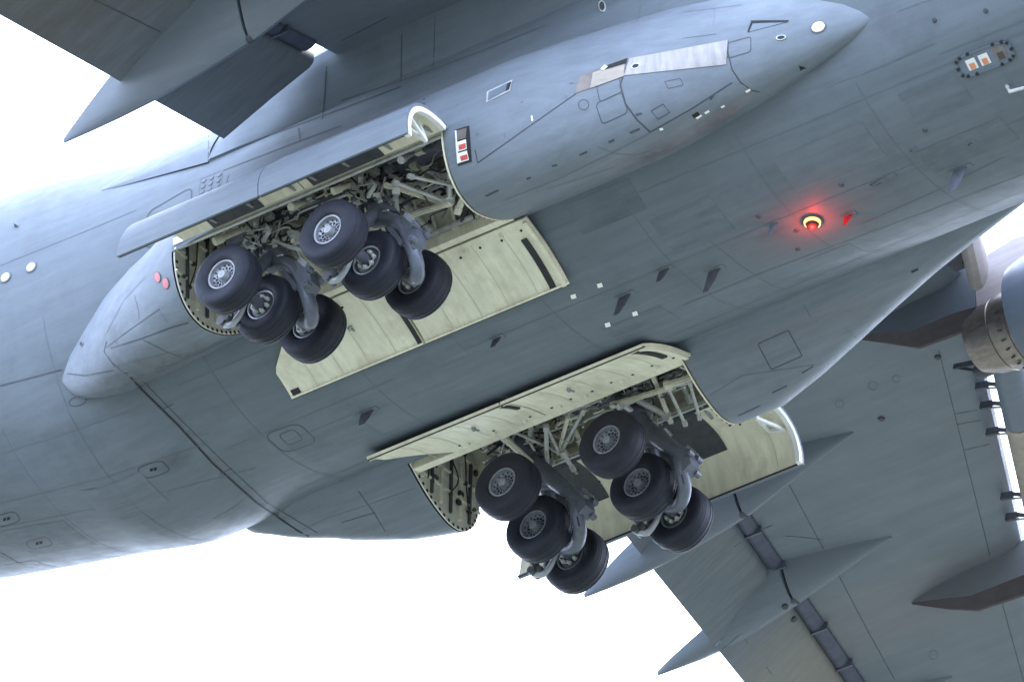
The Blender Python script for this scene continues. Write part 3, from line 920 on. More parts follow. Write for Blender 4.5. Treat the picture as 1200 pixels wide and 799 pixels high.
    for k in range(95):                                       # hydraulic hoses and wires
        x0 = r_.uniform(-3.4, 1.4); y0 = r_.uniform(2.9, 4.2); z0 = -2.2 + abs(y0 - 3.8) * .1 + r_.uniform(0, .6)
        pts = [np.array([x0, y0, z0])]
        for j in range(3): pts.append(pts[-1] + np.array([r_.uniform(-.3, .3), r_.uniform(-.18, .14), r_.uniform(-.20, .2)]))
        q = MB(); q.tube(crom(pts, 5), r_.choice([.012, .016, .022, .03]), 6)
        q.build('hydraulic_hose', r_.choice([HOSE, HOSE, MSTEEL, LSTEEL, DSTEEL, CREAM2]), parent=B, sg=sg)
    for k in range(60):                                       # valves and junction boxes
        x0 = r_.uniform(-3.7, 1.6); z0 = r_.uniform(-1.75, -.9); y0 = r_.uniform(3.1, 4.35 + min(0, -.9 - z0 - .3) * .4 + .0 * z0) if z0 < -1.2 else r_.uniform(3.3, 3.95)
        q = MB(); d = [r_.uniform(.06, .26), r_.uniform(.06, .2), r_.uniform(.06, .2)]
        if k % 3 == 0: q.tube([(x0, y0, z0), (x0 + d[0], y0 + r_.uniform(-.1, .1), z0)], d[1] / 2.4, 10)
        else: q.box((x0, y0, z0), d); q.box((x0 + d[0] * .3, y0, z0 - d[2] * .5), (d[0] * .4, d[1] * .5, .06))
        q.build('valve_block', r_.choice([MSTEEL, STEEL, CREAM2, LSTEEL, CREAM2]), parent=B, sg=sg, smooth=25)
    for k in range(70):                                       # rigid pipes, mostly running fore and aft, with clamps
        x0 = r_.uniform(-3.7, .9); y0 = r_.uniform(3.0, 4.35); z0 = r_.uniform(-2.25, -1.35) if y0 < 4.0 else r_.uniform(-1.9, -1.3)
        L_ = r_.uniform(.4, 1.3); b1 = r_.uniform(-.25, .25); b2 = r_.uniform(-.25, .35)
        pts = [np.array([x0, y0, z0 + b2 * .6]), np.array([x0 + .05, y0, z0]), np.array([x0 + L_ * .5, y0, z0]), np.array([x0 + L_ * .6, min(4.35, max(2.95, y0 + b1)), z0 + .05]), np.array([min(1.85, x0 + L_), min(4.35, max(2.95, y0 + b1)), z0 + .05])]
        q = MB(); q.tube(crom(pts, 4), r_.choice([.011, .014, .018, .026]), 6)
        for t_ in (1, 2): q.box(pts[t_], (.04, .06, .06))
        q.build('rigid_pipe', r_.choice([LSTEEL, CREAM2, MSTEEL, LSTEEL, STEEL, HOSE, COPPER]), parent=B, sg=sg)
    for k in range(14):                                       # brackets on the sills
        x0 = -3.8 + k * .42
        q = MB(); q.box((x0, 2.78, -2.36), (.10, .14, .16)); q.bar((x0, 2.8, -2.32), (x0 + .06, 3.05, -2.05), .05, .05)
        q.build('sill_bracket', CREAM2 if k % 2 else LSTEEL, parent=B, sg=sg, smooth=0)
    for k in range(6):                                        # looped hoses hanging at the sill
        x0 = -3.5 + k * .95 + r_.uniform(-.2, .2)
        q = MB(); q.tube([(x0 + .13 * math.cos(a), 2.95 + .06 * math.sin(2 * a), -2.42 + .13 * math.sin(a)) for a in np.linspace(-.4, 3.8, 14)], .017, 6)
        q.build('hydraulic_hose', HOSE, parent=B, sg=sg)
    return B
BAYS = {sg: bay(sg) for sg in (-1, 1)}

# ------------------------------------------------------------------ wheels (hub face towards +y)
def wheel_meshes():
    ty = MB()
    R_, W_ = .640, .262
    prof = []
    # outer face -> tread -> inner face, h along +y
    side = [(.185, .300), (.215, .315), (.244, .36), (.258, .43), (.260, .50), (.244, .565), (.208, .610)]
    prof += side
    for gx in (.165, .075, -.075, -.165):
        e = R_ - .75 * (gx * gx)
        prof += [(gx + .014, e), (gx + .010, e - .006), (gx - .010, e - .006), (gx - .014, e)]
    prof += [(-h, r) for h, r in side[::-1]]
    ty.lathe(prof, (0, 0, 0), (0, 1, 0), 56)
    rim = MB()
    rim.lathe([(.186, .302), (.205, .300), (.210, .285), (.200, .265), (.15, .255), (.12, .245), (.105, .225), (.10, .10), (.12, .095), (.13, .08)], (0, 0, 0), (0, 1, 0), 40)
    rim.lathe([(-.186, .302), (-.205, .300), (-.210, .282), (-.195, .262), (-.10, .25), (-.05, .245)], (0, 0, 0), (0, 1, 0), 40)
    rim.lathe([(-.05, .246), (-.05, .05)], (0, 0, 0), (0, 1, 0), 32)
    vent = MB()
    for k in range(14):
        q = 2 * math.pi * k / 14
        c = np.array([.172 * math.cos(q), .1005, .172 * math.sin(q)])
        vent.tube([c, c + [0, .004, 0]], .031, 9)
        q += math.pi / 14
        c = np.array([.228 * math.cos(q), .128, .228 * math.sin(q)]); vent.tube([c, c + [0, .006, 0]], .016, 7)
        c = np.array([.118 * math.cos(q), .0995, .118 * math.sin(q)]); vent.tube([c, c + [0, .004, 0]], .018, 7)
    bolt = MB()
    for k in range(14):
        q = 2 * math.pi * (k + .5) / 14
        c = np.array([.214 * math.cos(q), .10, .214 * math.sin(q)])
        bolt.tube([c, c + [0, .03, 0]], .012, 6)
    for k in range(10):
        q = 2 * math.pi * k / 10
        c = np.array([.125 * math.cos(q), .10, .125 * math.sin(q)])
        bolt.tube([c, c + [0, .025, 0]], .011, 6)
    hub = MB()
    hub.lathe([(.10, .092), (.20, .088), (.215, .075), (.217, .03), (.222, .028), (.222, .001)], (0, 0, 0), (0, 1, 0), 20)
    brk = MB()
    brk.lathe([(-.08, .24), (-.17, .235), (-.18, .215), (-.175, .09), (-.24, .085), (-.25, .001)], (0, 0, 0), (0, 1, 0), 28)
    pist = MB()
    for k in range(7):
        q = 2 * math.pi * (k + .2) / 7
        c = np.array([.155 * math.cos(q), -.175, .155 * math.sin(q)])
        pist.tube([c, c + [0, -.055, 0], c + [0, -.075, 0]], [.045, .043, .028], 10)
        pist.tube([c + [0, -.07, 0], c + [0, -.10, 0]], .018, 8)
    pist.tube([(.10, -.20, .12), (.19, -.23, .06), (.20, -.22, -.08), (.10, -.23, -.17)], .014, 6)
    return dict(tyre=ty, rim=rim, vent_hole=vent, wheel_bolt=bolt, hub_cap=hub, brake=brk, brake_piston=pist)
WM = wheel_meshes()
WOBJ = {}
def make_wheel(loc, face, dark):
    """loc in port coordinates already signed; face = +1/-1: side of the hub cap along y"""
    mats = dict(tyre=TYRE, rim=RIMD if dark else RIM, vent_hole=HOLE, wheel_bolt=RIMD, hub_cap=RIMD if dark else MSTEEL, brake=DSTEEL, brake_piston=LSTEEL)
    key = dark
    if key not in WOBJ:
        base = {}
        for k, mb in WM.items():
            base[k] = mb.build('wheel' if k == 'tyre' else k, mats[k], smooth=40, kind='stuff' if k in ('vent_hole', 'wheel_bolt', 'brake_piston') else None)
        WOBJ[key] = base; fresh = True
    else: fresh = False
    base = WOBJ[key]
    objs = {}
    for k, o in base.items():
        if fresh: c = o
        else:
            c = o.copy(); COL.objects.link(c)
        objs[k] = c
    t = objs['tyre']; t.parent = ROOT
    t.matrix_parent_inverse = Matrix()
    t.location = loc
    t.rotation_euler = (0, rnd.uniform(0, 6.28), 0 if face > 0 else math.pi)
    for k, c in objs.items():
        if k != 'tyre':
            c.parent = t; c.location = (0, 0, 0); c.rotation_euler = (0, 0, 0)
    return t
def leg(sg, dx):
    W1, W2, W3 = np.array([.02 + dx, 5.44, -3.80]), np.array([.02 + dx, 4.25, -3.77]), np.array([.16 + dx, 3.06, -3.55])
    F = lambda p: (p[0], p[1] * sg, p[2])
    dk = sg > 0
    make_wheel(F(W1), sg, dk); make_wheel(F(W2), -sg, dk); make_wheel(F(W3), -sg, dk)
    # post: outer cylinder, piston, curved arm, axle
    L = MB()
    top = np.array([dx - .42, 3.85, -1.55]); mid = np.array([dx + .10, 4.16, -2.50])
    low = np.array([dx + 1.00, 4.28, -3.55])
    L.tube([top, top + (mid - top) * .2, top + (mid - top) * .8, mid], [.20, .18, .18, .20], 16)
    L.tube([mid - (low - mid) * .1, mid + (low - mid) * .5, low], [.19, .16, .15], 16)              # diagonal leg
    arm = [(dx + .02, 4.20, -2.72), (dx + .30, 4.24, -2.84), (dx + .60, 4.27, -3.06), (dx + .78, 4.27, -3.38), (dx + .88, 4.24, -3.75), (dx + .88, 4.10, -4.02), (dx + .70, 3.85, -4.08), (dx + .42, 3.62, -3.85), (dx + .18, 3.46, -3.58)]
    if sg > 0: arm = arm[:5] + [(dx + .80, 4.45, -4.02), (dx + .50, 4.72, -4.08), (dx + .16, 4.85, -3.92)]
    path = crom(arm, 5); n = len(path)
    L.tube(path, [np.interp(i / n, [0, .2, .5, .8, 1], [.17, .135, .135, .13, .12]) for i in range(n)], 14)
    L.tube(crom([mid, (dx + .06, 4.55, -3.0), (dx + .02, 4.84, -3.5), (dx + .02, 4.86, -3.82)], 4), .13, 12)
    lg = L.build('landing_gear_leg', STEEL, sg=sg)
    a = MB(); a.tube([W2 - [0, .1, 0], (W1 + W2) / 2, W1 + [0, .1, 0]], .10, 14)
    a.build('axle', STEEL, parent=lg, sg=sg)
    a = MB(); a.tube([W3, W3 + [0, .42, -.02]], .10, 14)
    a.build('axle', STEEL, parent=lg, sg=sg)
    # box lugs at the elbow
    k = MB()
    k.plate([(dx + .72, 4.42, -3.05), (dx + 1.08, 4.46, -3.38), (dx + 1.14, 4.46, -3.72), (dx + .98, 4.44, -3.86), (dx + .84, 4.42, -3.4)], (0, -.30, 0))
    k.build('elbow_block', STEEL, parent=lg, sg=sg, smooth=0)
    for p in ((dx + 1.10, 4.47, -3.46), (dx + 1.12, 4.16, -3.50), (dx + 1.06, 4.47, -3.76)):
        k = MB(); k.tube([np.array(p) - [0, .07, 0], np.array(p) + [0, .07, 0]], .065, 10); k.tube([np.array(p) - [0, .09, 0], np.array(p) + [0, .09, 0]], .03, 8)
        k.build('elbow_pin', STEEL, parent=lg, sg=sg, smooth=25)
    k = MB(); k.bar((dx + .86, 4.44, -3.10), (dx + 1.06, 4.48, -3.36), .05, .10); k.build('arm_lug', MSTEEL, parent=lg, sg=sg, smooth=0)
    k = MB(); k.bar((dx + .40, 4.30, -3.10), (dx + .70, 4.30, -3.62), .04, .10); k.build('arm_web', STEEL, parent=lg, sg=sg, smooth=0)
    # boomerang brake link behind the axle, between first and second wheel
    k = MB(); pth = crom([(dx + .10, 4.86, -3.80), (dx - .05, 4.86, -3.98), (dx - .14, 4.86, -4.16), (dx - .32, 4.86, -4.30), (dx - .50, 4.84, -4.22)], 5)
    k.tube(pth, [np.interp(i / len(pth), [0, .5, 1], [.05, .055, .075]) for i in range(len(pth))], 10)
    k.build('brake_link', MSTEEL, parent=lg, sg=sg)
    for p, r in (((dx - .50, 4.84, -4.20), .09), ((dx - .36, 4.86, -4.20), .06), ((dx - .42, 4.70, -4.10), .05)):
        k = MB(); k.tube([np.array(p) - [0, .13, 0], np.array(p) + [0, .13, 0]], r, 12); k.build('link_joint', DSTEEL, parent=lg, sg=sg)
    k = MB(); k.tube([(dx - .5, 4.84, -4.2), (dx - .42, 4.4, -3.9), (dx - .1, 4.3, -3.6)], .035, 8); k.build('brake_rod', MSTEEL, parent=lg, sg=sg)
    # head fittings: yoke ring, actuator, hoses
    k = MB()
    hd = top + (mid - top) * .45
    ax = nrm(mid - top)
    for s_ in (.12, .42, .74):
        c = top + (mid - top) * s_
        k.tube([c - ax * .05, c + ax * .05], .225, 18)
    k.build('collar', STEEL, parent=lg, sg=sg)
    for i, (o1, o2, r, mt) in enumerate((((-.18, .10, -.02), (.10, .52, .10), .055, LSTEEL), ((.22, -.05, .0), (.55, -.45, .28), .06, LSTEEL), ((-.22, -.12, .05), (-.62, -.30, .32), .055, STEEL),
                                 ((.10, .26, -.18), (.42, .34, -.52), .045, LSTEEL), ((-.14, .18, -.25), (.05, .36, -.72), .04, STEEL))):
        k = MB(); k.tube([hd + o1, hd + o2], r, 10); k.tube([hd + np.array(o1) * 1.0, hd + np.array(o1) + nrm(np.array(o2) - o1) * .12], r * 1.5, 10)
        k.build('drag_link', mt, parent=lg, sg=sg)
    # big forked plate with two openings, facing outboard
    kk = MB(); axn = nrm([-.35, 1, .25]); e1 = nrm(np.cross(axn, [0, 0, 1])); e2 = np.cross(axn, e1)
    c = np.array([dx + .02, 4.36, -2.18])
    ring = [c + e1 * (.17 + .05 * math.cos(3 * q)) * math.cos(q) + e2 * (.27 + .03 * math.sin(2 * q)) * math.sin(q) for q in np.linspace(0, 2 * math.pi, 22, endpoint=False)]
    kk.plate(ring, axn * .07); kk.build('fork_plate', LSTEEL, parent=lg, sg=sg, smooth=0)
    for o1, o2, rr in ((.04, .12, .075), (-.04, -.08, .065), (.05, -.18, .035)):
        kk = MB(); p = c + e1 * o1 + e2 * o2 + axn * .072
        kk.tube([p, p + axn * .006], rr, 14); kk.build('plate_hole', HOLE, parent=lg, sg=sg)
        kk = MB(); kk.lathe([(0, rr * 1.0), (.02, rr * 1.05), (.02, rr * 1.3), (0, rr * 1.35)], p - axn * .002, axn, 16); kk.build('hole_boss', MSTEEL, parent=lg, sg=sg)
    # twin torque plates with lightening holes near the head
    k = MB(); c = hd + np.array([-.05, .30, -.10])
    ring = [c + np.array([.20 * math.cos(q) * (1 + .25 * math.cos(2 * q)), .0, .26 * math.sin(q)]) for q in np.linspace(0, 2 * math.pi, 16, endpoint=False)]
    k.plate(ring, (0, .05, 0)); k.build('torque_plate', LSTEEL, parent=lg, sg=sg, smooth=0)
    for ox, oz in ((.05, .10), (-.06, -.08)):
        k = MB(); p = c + np.array([ox, .052, oz]); k.tube([p, p + [0, .006, 0]], .075, 12); k.build('plate_hole', HOLE, parent=lg, sg=sg)
    r_ = random.Random(5)
    for i in range(12):
        p = hd + np.array([r_.uniform(-.3, .3), r_.uniform(-.1, .45), r_.uniform(-.35, .35)])
        k = MB(); k.tube(crom([p, p + [r_.uniform(-.2, .2), r_.uniform(0, .25), r_.uniform(-.2, .1)], p + [r_.uniform(-.1, .35), r_.uniform(.0, .3), r_.uniform(-.5, -.2)], p + [r_.uniform(.1, .5), .25, r_.uniform(-.8, -.4)]], 5), r_.choice([.012, .016, .022]), 6)
        k.build('brake_hose', HOSE if i % 3 else LSTEEL, parent=lg, sg=sg)
    for i in range(10):
        p = hd + np.array([r_.uniform(-.32, .3), r_.uniform(.05, .35), r_.uniform(-.35, .3)])
        k = MB(); k.box(p, (r_.uniform(.06, .16), r_.uniform(.06, .14), r_.uniform(.06, .16))); k.build('valve_block', r_.choice([LSTEEL, DSTEEL, STEEL]), parent=lg, sg=sg, smooth=0)
    # hoses down the arm
    for off in (.16, -.15):
        k = MB(); k.tube([np.array(p) + np.array([.05, off * .5, off * .7]) for p in path[3:24:2]], .016, 6); k.build('brake_hose', HOSE, parent=lg, sg=sg)
    return lg
for sg in (-1, 1):
    for dx in (0.02, -2.33): leg(sg, dx)

# ------------------------------------------------------------------ skin details, placed on the real surfaces
def seam(pts, w=.02, m=SEAMM, parent=None, name='panel_seam', keys=None, closed=False, off=.006):
    mb = MB(); ribbon(mb, pts, w, off, closed, keys=keys)
    if mb.f: return mb.build(name, m, parent=parent if parent is not None else FUS, smooth=0)
FK = ['fus']; PK = ['pods']; QK = ['podp']
PS, PP = PODS[-1], PODS[1]
# fuselage frames and stringers (faint skin joints)
for x in (-5.2, -2.6, 1.4, 4.0, 6.6, 9.2, 11.8):
    mb = MB(); ph = np.linspace(52, 136, 26)
    P = [fus_pt(x, a) for a in ph]; N = [nrm(p * [0, 1, 1]) for p in P]
    strip(mb, P, N, .014, .005); mb.build('panel_seam', SEAMF, parent=FUS, smooth=0)
for a in (62, 99, 127):
    mb = MB(); P = [fus_pt(x, a) for x in np.linspace(-6, 13, 40)]; N = [nrm(p * [0, 1, 1]) for p in P]
    strip(mb, P, N, .014, .005); mb.build('panel_seam', SEAMF, parent=FUS, smooth=0)
for x in (-12, -9.8, -8.2):
    mb = MB(); ph = np.linspace(15, 165, 40)
    P = [fus_pt(x, a) for a in ph]; N = [nrm(p * [0, 1, 1]) for p in P]
    strip(mb, P, N, .012, .005); mb.build('panel_seam', SEAMF, parent=FUS, smooth=0)
PAINT_L = mat('grey_paint_newer', (.147, .173, .197), .5, spec=.16, var=.05, scale=1.5, streak=.14, streak_scale=(.3, 2.6, 2.6), dirt=(.09, .10, .105), dirt_amt=.4)
PAINT_D = mat('grey_paint_older', (.1365, .162, .185), .52, spec=.16, var=.06, scale=1.5, streak=.18, streak_scale=(.3, 2.6, 2.6), dirt=(.08, .085, .09), dirt_amt=.5)
for (x0, x1, a0, a1, m_) in ((4.2, 5.5, 102, 117, PAINT_D), (7.0, 8.9, 106, 120, PAINT_L), (9.4, 11.2, 92, 103, PAINT_D), (1.8, 3.1, 72, 84, PAINT_D), (-2.2, -.6, 96, 106, PAINT_L), (-5.0, -3.4, 76, 92, PAINT_D), (-9.0, -7.6, 92, 108, PAINT_L), (-11.4, -9.9, 78, 96, PAINT_D), (2.9, 4.3, 121, 133, PAINT_D),
                             (6.0, 6.9, 64, 76, PAINT_L), (-7.4, -6.6, 60, 74, PAINT_D), (9.8, 11.0, 112, 124, PAINT_D), (-12.8, -11.6, 60, 74, PAINT_L)):
    mb = MB(); mb.loft([[fus_pt(x, a, .004) for a in np.linspace(a0, a1, 8)] for x in np.linspace(x0, x1, 6)], False); mb.build('skin_panel', m_, parent=FUS)
# stronger seams seen in the photograph
seam([(148, 436), (165, 455), (208, 497), (250, 543), (300, 588), (350, 622), (362, 628)], .045, SEAMD)
seam([(168, 447), (215, 495), (262, 541), (312, 588), (372, 624)], .018)
seam([(190, 480), (203, 473)], .02); seam([(258, 555), (272, 548)], .02); seam([(216, 505), (232, 512), (245, 507)], .012, SEAMF)
seam([(0, 452), (35, 443), (73, 433)], .025, keys=FK)
seam([(0, 311), (55, 289), (110, 267), (160, 246)], .018, SEAMF, keys=FK)
seam([(0, 532), (75, 508), (150, 482)], .014, SEAMF); seam([(0, 590), (120, 560), (240, 520)], .014, SEAMF); seam([(0, 618), (140, 590), (300, 548)], .014, SEAMF)
seam([(0, 647), (20, 658), (45, 667)], .025)
seam([(800, 358), (900, 317), (1000, 280), (1100, 243), (1200, 204)], .022, SEAMF, keys=FK)
seam([(968, 102), (1035, 77), (1095, 51)], .022, SEAMF, keys=FK); seam([(1100, 64), (1200, 24)], .018, SEAMF, keys=FK)
seam([(1050, 14), (1100, -4)], .02, SEAMF, keys=FK); seam([(1012, 262), (1095, 225), (1177, 184)], .018, SEAMF, keys=FK)
seam([(830, 281), (870, 313), (905, 335), (945, 348)], .014, SEAMF, keys=FK)
seam([(513, 297), (513, 270), (514, 266)], .012, SEAMF)
# hatches with rounded corners
def hatch(cx, cy, ax, ay, r=.35, w=.018, m=SEAMM, inner=None, keys=None, parent=None):
    o = seam(rrect(cx, cy, ax, ay, r), w, m, parent=parent, name='access_hatch', keys=keys, closed=True)
    if inner and o is not None:
        for (dx, dy, sx, sy) in inner:
            mb = MB(); patch(mb, [(cx + dx - sx, cy + dy - sy * .5), (cx + dx + sx, cy + dy - sy), (cx + dx + sx, cy + dy + sy * .5), (cx + dx - sx, cy + dy + sy)], 2, 2, .01, keys=keys)
            if mb.f: mb.build('drain_hole', HOLE, parent=parent if parent is not None else FUS, smooth=0)
    return o
hatch(341, 513, (20, -7), (12, 11), .5, .018)
hatch(341, 512, (9, -3.5), (6, 6), .5, .014)
hatch(180, 550, (15, -5), (6, 6.5), .6, .018, inner=[(-2.5, 0, 1.7, 2.2), (2, -1, 1.7, 2.2)])
hatch(8, 608, (13, -4), (4, 6), .6, .018, inner=[(-2.5, 0, 1.7, 2.2), (2, -1, 1.7, 2.2)])
hatch(46, 636, (13, -3), (4, 5), .6, .018, inner=[(-2.5, 0, 1.7, 2), (2, -1, 1.7, 2)])
hatch(91, 470, (10, -3), (2, 5), 1, .016)
hatch(198, 256, (26, -15), (-1, 22), .3, .03, keys=FK)
hatch(914, 410, (18, -8), (8, 15), .08, .016, keys=QK, parent=PP)
for (x, y) in ((895, 402), (921, 394), (942, 417), (908, 435)):
    pass
# pod seams (starboard)
seam([(733, 80), (727, 100), (733, 122), (746, 140), (762, 155)], .03, keys=PK, parent=PS)
seam([(853, 48), (853, 62), (858, 82), (868, 97), (878, 104)], .024, keys=PK, parent=PS)
seam([(762, 155), (810, 128), (858, 97)], .02, keys=PK, parent=PS)
seam([(560, 191), (615, 152), (675, 110)], .02, keys=PK, parent=PS)
seam([(557, 176), (560, 191)], .02, keys=PK, parent=PS)
seam([(590, 235), (650, 212), (710, 183), (762, 156)], .012, SEAMF, keys=PK, parent=PS)
seam([(700, 172), (720, 180), (745, 182), (765, 176)], .012, SEAMF, keys=PK, parent=PS)
seam([(640, 222), (690, 206), (720, 196)], .012, SEAMF, keys=PK, parent=PS)
seam([(876, 105), (890, 108)], .025, keys=PK, parent=PS)
for a, b in (((569, 230), (584, 223)), ((617, 210), (622, 208)), ((647, 195), (653, 193)), ((679, 182), (688, 178)), ((738, 156), (750, 151)), ((713, 167), (720, 164)), ((832, 117), (836, 112)), ((745, 135), (752, 133))):
    seam([a, b], .04, SEAMM, keys=PK, parent=PS, name='drain_slot')
hatch(714, 104, (13, -6), (2, 10), .3, .014, keys=PK, parent=PS); hatch(717, 127, (15, -7), (4, 12), .3, .014, keys=PK, parent=PS)
hatch(684, 123, (6, 0), (0, 6), 1, .012, keys=PK, parent=PS); hatch(774, 131, (7, -4), (4, 5), .1, .012, keys=PK, parent=PS)
hatch(790, 98, (9, -2), (2, 4), .1, .010, keys=PK, parent=PS); hatch(866, 56, (14, -4), (0, 9), .3, .014, keys=PK, parent=PS)
seam([(840, 40), (800, 45)], .014, SEAMF, keys=PK, parent=PS); seam([(836, 31), (838, 12)], .012, SEAMF, keys=PK, parent=PS)
seam([(745, 28), (752, 5)], .012, SEAMF); seam([(800, 15), (870, 6)], .012, SEAMF)
# pod tail seams
seam([(125, 400), (122, 412), (132, 426), (150, 440)], .022, keys=PK, parent=PS)
seam([(73, 437), (100, 440), (132, 434)], .022, keys=PK, parent=PS)
seam([(125, 407), (150, 388), (187, 362)], .014, keys=PK, parent=PS); seam([(130, 408), (165, 397), (200, 384), (228, 376)], .022, keys=PK, parent=PS)
seam([(158, 346), (163, 366), (163, 374)], .012, keys=PK, parent=PS); seam([(168, 398), (195, 412), (212, 418)], .02, keys=PK, parent=PS)
seam([(132, 430), (170, 420), (208, 411)], .014, SEAMF, keys=PK, parent=PS); seam([(186, 362), (196, 378)], .012, SEAMF, keys=PK, parent=PS)
seam([(125, 390), (145, 352), (170, 325)], .012, SEAMF, keys=PK, parent=PS)
# port pod seams
seam([(820, 470), (870, 440), (955, 427)], .012, SEAMF, keys=QK, parent=PP)
for a, b in (((865, 487), (891, 475)), ((905, 460), (922, 452)), ((940, 437), (953, 429))): seam([a, b], .022, SEAMD, keys=QK, parent=PP, name='drain_slot')
seam([(942, 358), (950, 372)], .012, SEAMF, keys=QK, parent=PP); seam([(990, 384), (1003, 395)], .012, SEAMF, keys=QK, parent=PP)
seam([(1068, 319), (1076, 315)], .05, SEAMD, keys=QK, parent=PP, name='drain_slot')
seam([(420, 575), (438, 600), (455, 628)], .014, keys=QK, parent=PP); seam([(400, 612), (440, 600)], .014, keys=QK, parent=PP); seam([(355, 620), (385, 606), (420, 595), (520, 560)], .012, SEAMF, keys=QK, parent=PP)
# wing root panel lines
seam([(245, 152), (244, 188)], .02); seam([(246, 187), (300, 165), (400, 128), (470, 102)], .03)
seam([(383, 78), (381, 110), (378, 140)], .03); seam([(262, 200), (280, 193), (352, 165), (400, 148)], .022); seam([(262, 232), (268, 205)], .015)
seam([(497, 116), (496, 130)], .05); seam([(471, 40), (470, 95)], .018); seam([(510, 20), (508, 80)], .012)
seam([(400, 118), (480, 92), (560, 62), (640, 30)], .015)
seam([(350, 150), (352, 165)], .04)
# riveted panel
rp = seam([(235, 210), (262, 199), (258, 222), (232, 238)], .012, SEAMF, name='riveted_panel', closed=True)
for i in range(3):
    for j in range(4):
        h = hit(239 + 9 * i - 1.2 * j, 212 + 6.5 * j - 3.6 * i)
        if h: rv = MB(); rv.tube([h[0], h[0] + h[1] * .012], .055, 10); rv.build('domed_rivet', PAINT, parent=FUS)
SEAMW = mat('seam_wing', (.07, .078, .085), .6, var=.15)
# wing undersurface seams
for pts in ([(925, 568), (965, 643)], [(982, 672), (1015, 735), (1048, 795)], [(1100, 410), (1160, 650)], [(860, 640), (888, 622), (905, 615)], [(1118, 485), (1145, 480)], [(1122, 497), (1150, 492)], [(1130, 527), (1160, 520)],
            [(835, 770), (868, 742), (905, 790)], [(920, 628), (930, 628), (965, 632)], [(1170, 690), (1200, 799)]):
    seam(pts, .014, SEAMW, parent=WING[1])
for pts in ([(110, 0), (160, 24), (188, 38)], [(455, 20), (400, 48)]): seam(pts, .02, SEAMM, parent=WING[-1])
for (cx, cy, r) in ((1023, 452, 5), (1050, 444, 4), (984, 473, 4.5), (1094, 767, 5)):
    hatch(cx, cy, (r, -r * .3), (r * .3, r), 1, .014, SEAMF, parent=WING[1])
for (cx, cy) in ((1033, 490), (1099, 418), (920, 710), (930, 725)):
    h = hit(cx, cy)
    if h:
        d_ = MB(); d_.lathe([(0, .07), (.04, .055), (.05, .001)], h[0], h[1], 12); d_.build('drain_mast', DSTEEL, parent=WING[1])

# lamps and lenses
def lens(cx, cy, ax, ay, m, rimm, keys=None, name='landing_light', dome=.03, parent=None, rimw=1.35):
    h0 = hit(cx, cy, keys)
    if h0 is None: return
    n = h0[1]
    def ring(k, o):
        out_ = []
        for q in np.linspace(0, 2 * math.pi, 20, endpoint=False):
            px, py = cx + k * (ax[0] * math.cos(q) + ay[0] * math.sin(q)), cy + k * (ax[1] * math.cos(q) + ay[1] * math.sin(q))
            h = hit(px, py, keys) or h0
            out_.append(h[0] + h[1] * o)
        return out_
    par = parent if parent is not None else FUS
    a = MB(); a.loft([ring(rimw, .004), ring(rimw * .97, .018), ring(1.0, .018)], True)
    fr = a.build('lens_rim', rimm, parent=par)
    b = MB(); b.loft([ring(1.0, .016), ring(.7, .016 + dome * .7), ring(.3, .016 + dome), ring(.02, .016 + dome)], True)
    return b.build(name, m, parent=par)
lens(959, 32, (7.5, -2), (1, 5.5), LAMPW, SEAMF, PK, 'landing_light', .04, PS, 1.28)
lens(959, 32.5, (4, -1), (.5, 3), LAMPC, LAMPW, PK, 'lamp_bulb', .06, PS, 1.2)
lens(915.5, 44.5, (4.5, -1), (1, 2), SEAMD, LSTEEL, PK, 'port_hole', .002, PS)
lens(185, 325, (3.2, -1), (1.2, 5.5), REDS, SEAMF, PK, 'red_marker', .004, PS, 1.15); lens(194.5, 332, (3.4, -1), (1, 6), REDS, SEAMF, PK, 'red_marker', .004, PS, 1.15)
lens(6.5, 325, (5, -1), (-1, 5), YEL, PAINT, FK, 'formation_light', .01); lens(36.5, 313, (5, -1), (-1, 5), YEL, PAINT, FK, 'formation_light', .01)
for (x, y) in ((703, 334), (672, 347), (744, 367), (712, 380)):
    mb = MB(); patch(mb, [(x - 3.6, y - 1.5), (x + 2.2, y - 3.4), (x + 3.8, y + 1.6), (x - 2.2, y + 3.2)], 1, 1, .012, keys=FK)
    if mb.f: mb.build('reflective_marker', MARK, parent=FUS, smooth=0)
# red anticollision beacon under the belly
hb = hit(952, 259, FK)
bp_, bn_ = hb[0], hb[1]
be = MB(); be.lathe([(0, .20), (.02, .195), (.03, .17)], bp_, bn_, 24); bo = be.build('beacon', DSTEEL, parent=FUS)
be = MB(); be.lathe([(.03, .155), (.07, .15), (.085, .13)], bp_, bn_, 24); be.build('beacon_lens', BEACON, parent=FUS)
be = MB(); be.lathe([(.085, .12), (.12, .11), (.15, .07), (.155, .001)], bp_, bn_, 20); be.build('beacon_cap', HOLE, parent=FUS)
bl = bpy.data.lights.new('beacon_lamp', 'POINT')
bl.energy = BEACON_W; bl.color = (1, .03, .025); bl.shadow_soft_size = .04
blo = bpy.data.objects.new('beacon_lamp', bl); COL.objects.link(blo); blo.parent = FUS
blo.location = bp_ + bn_ * .20
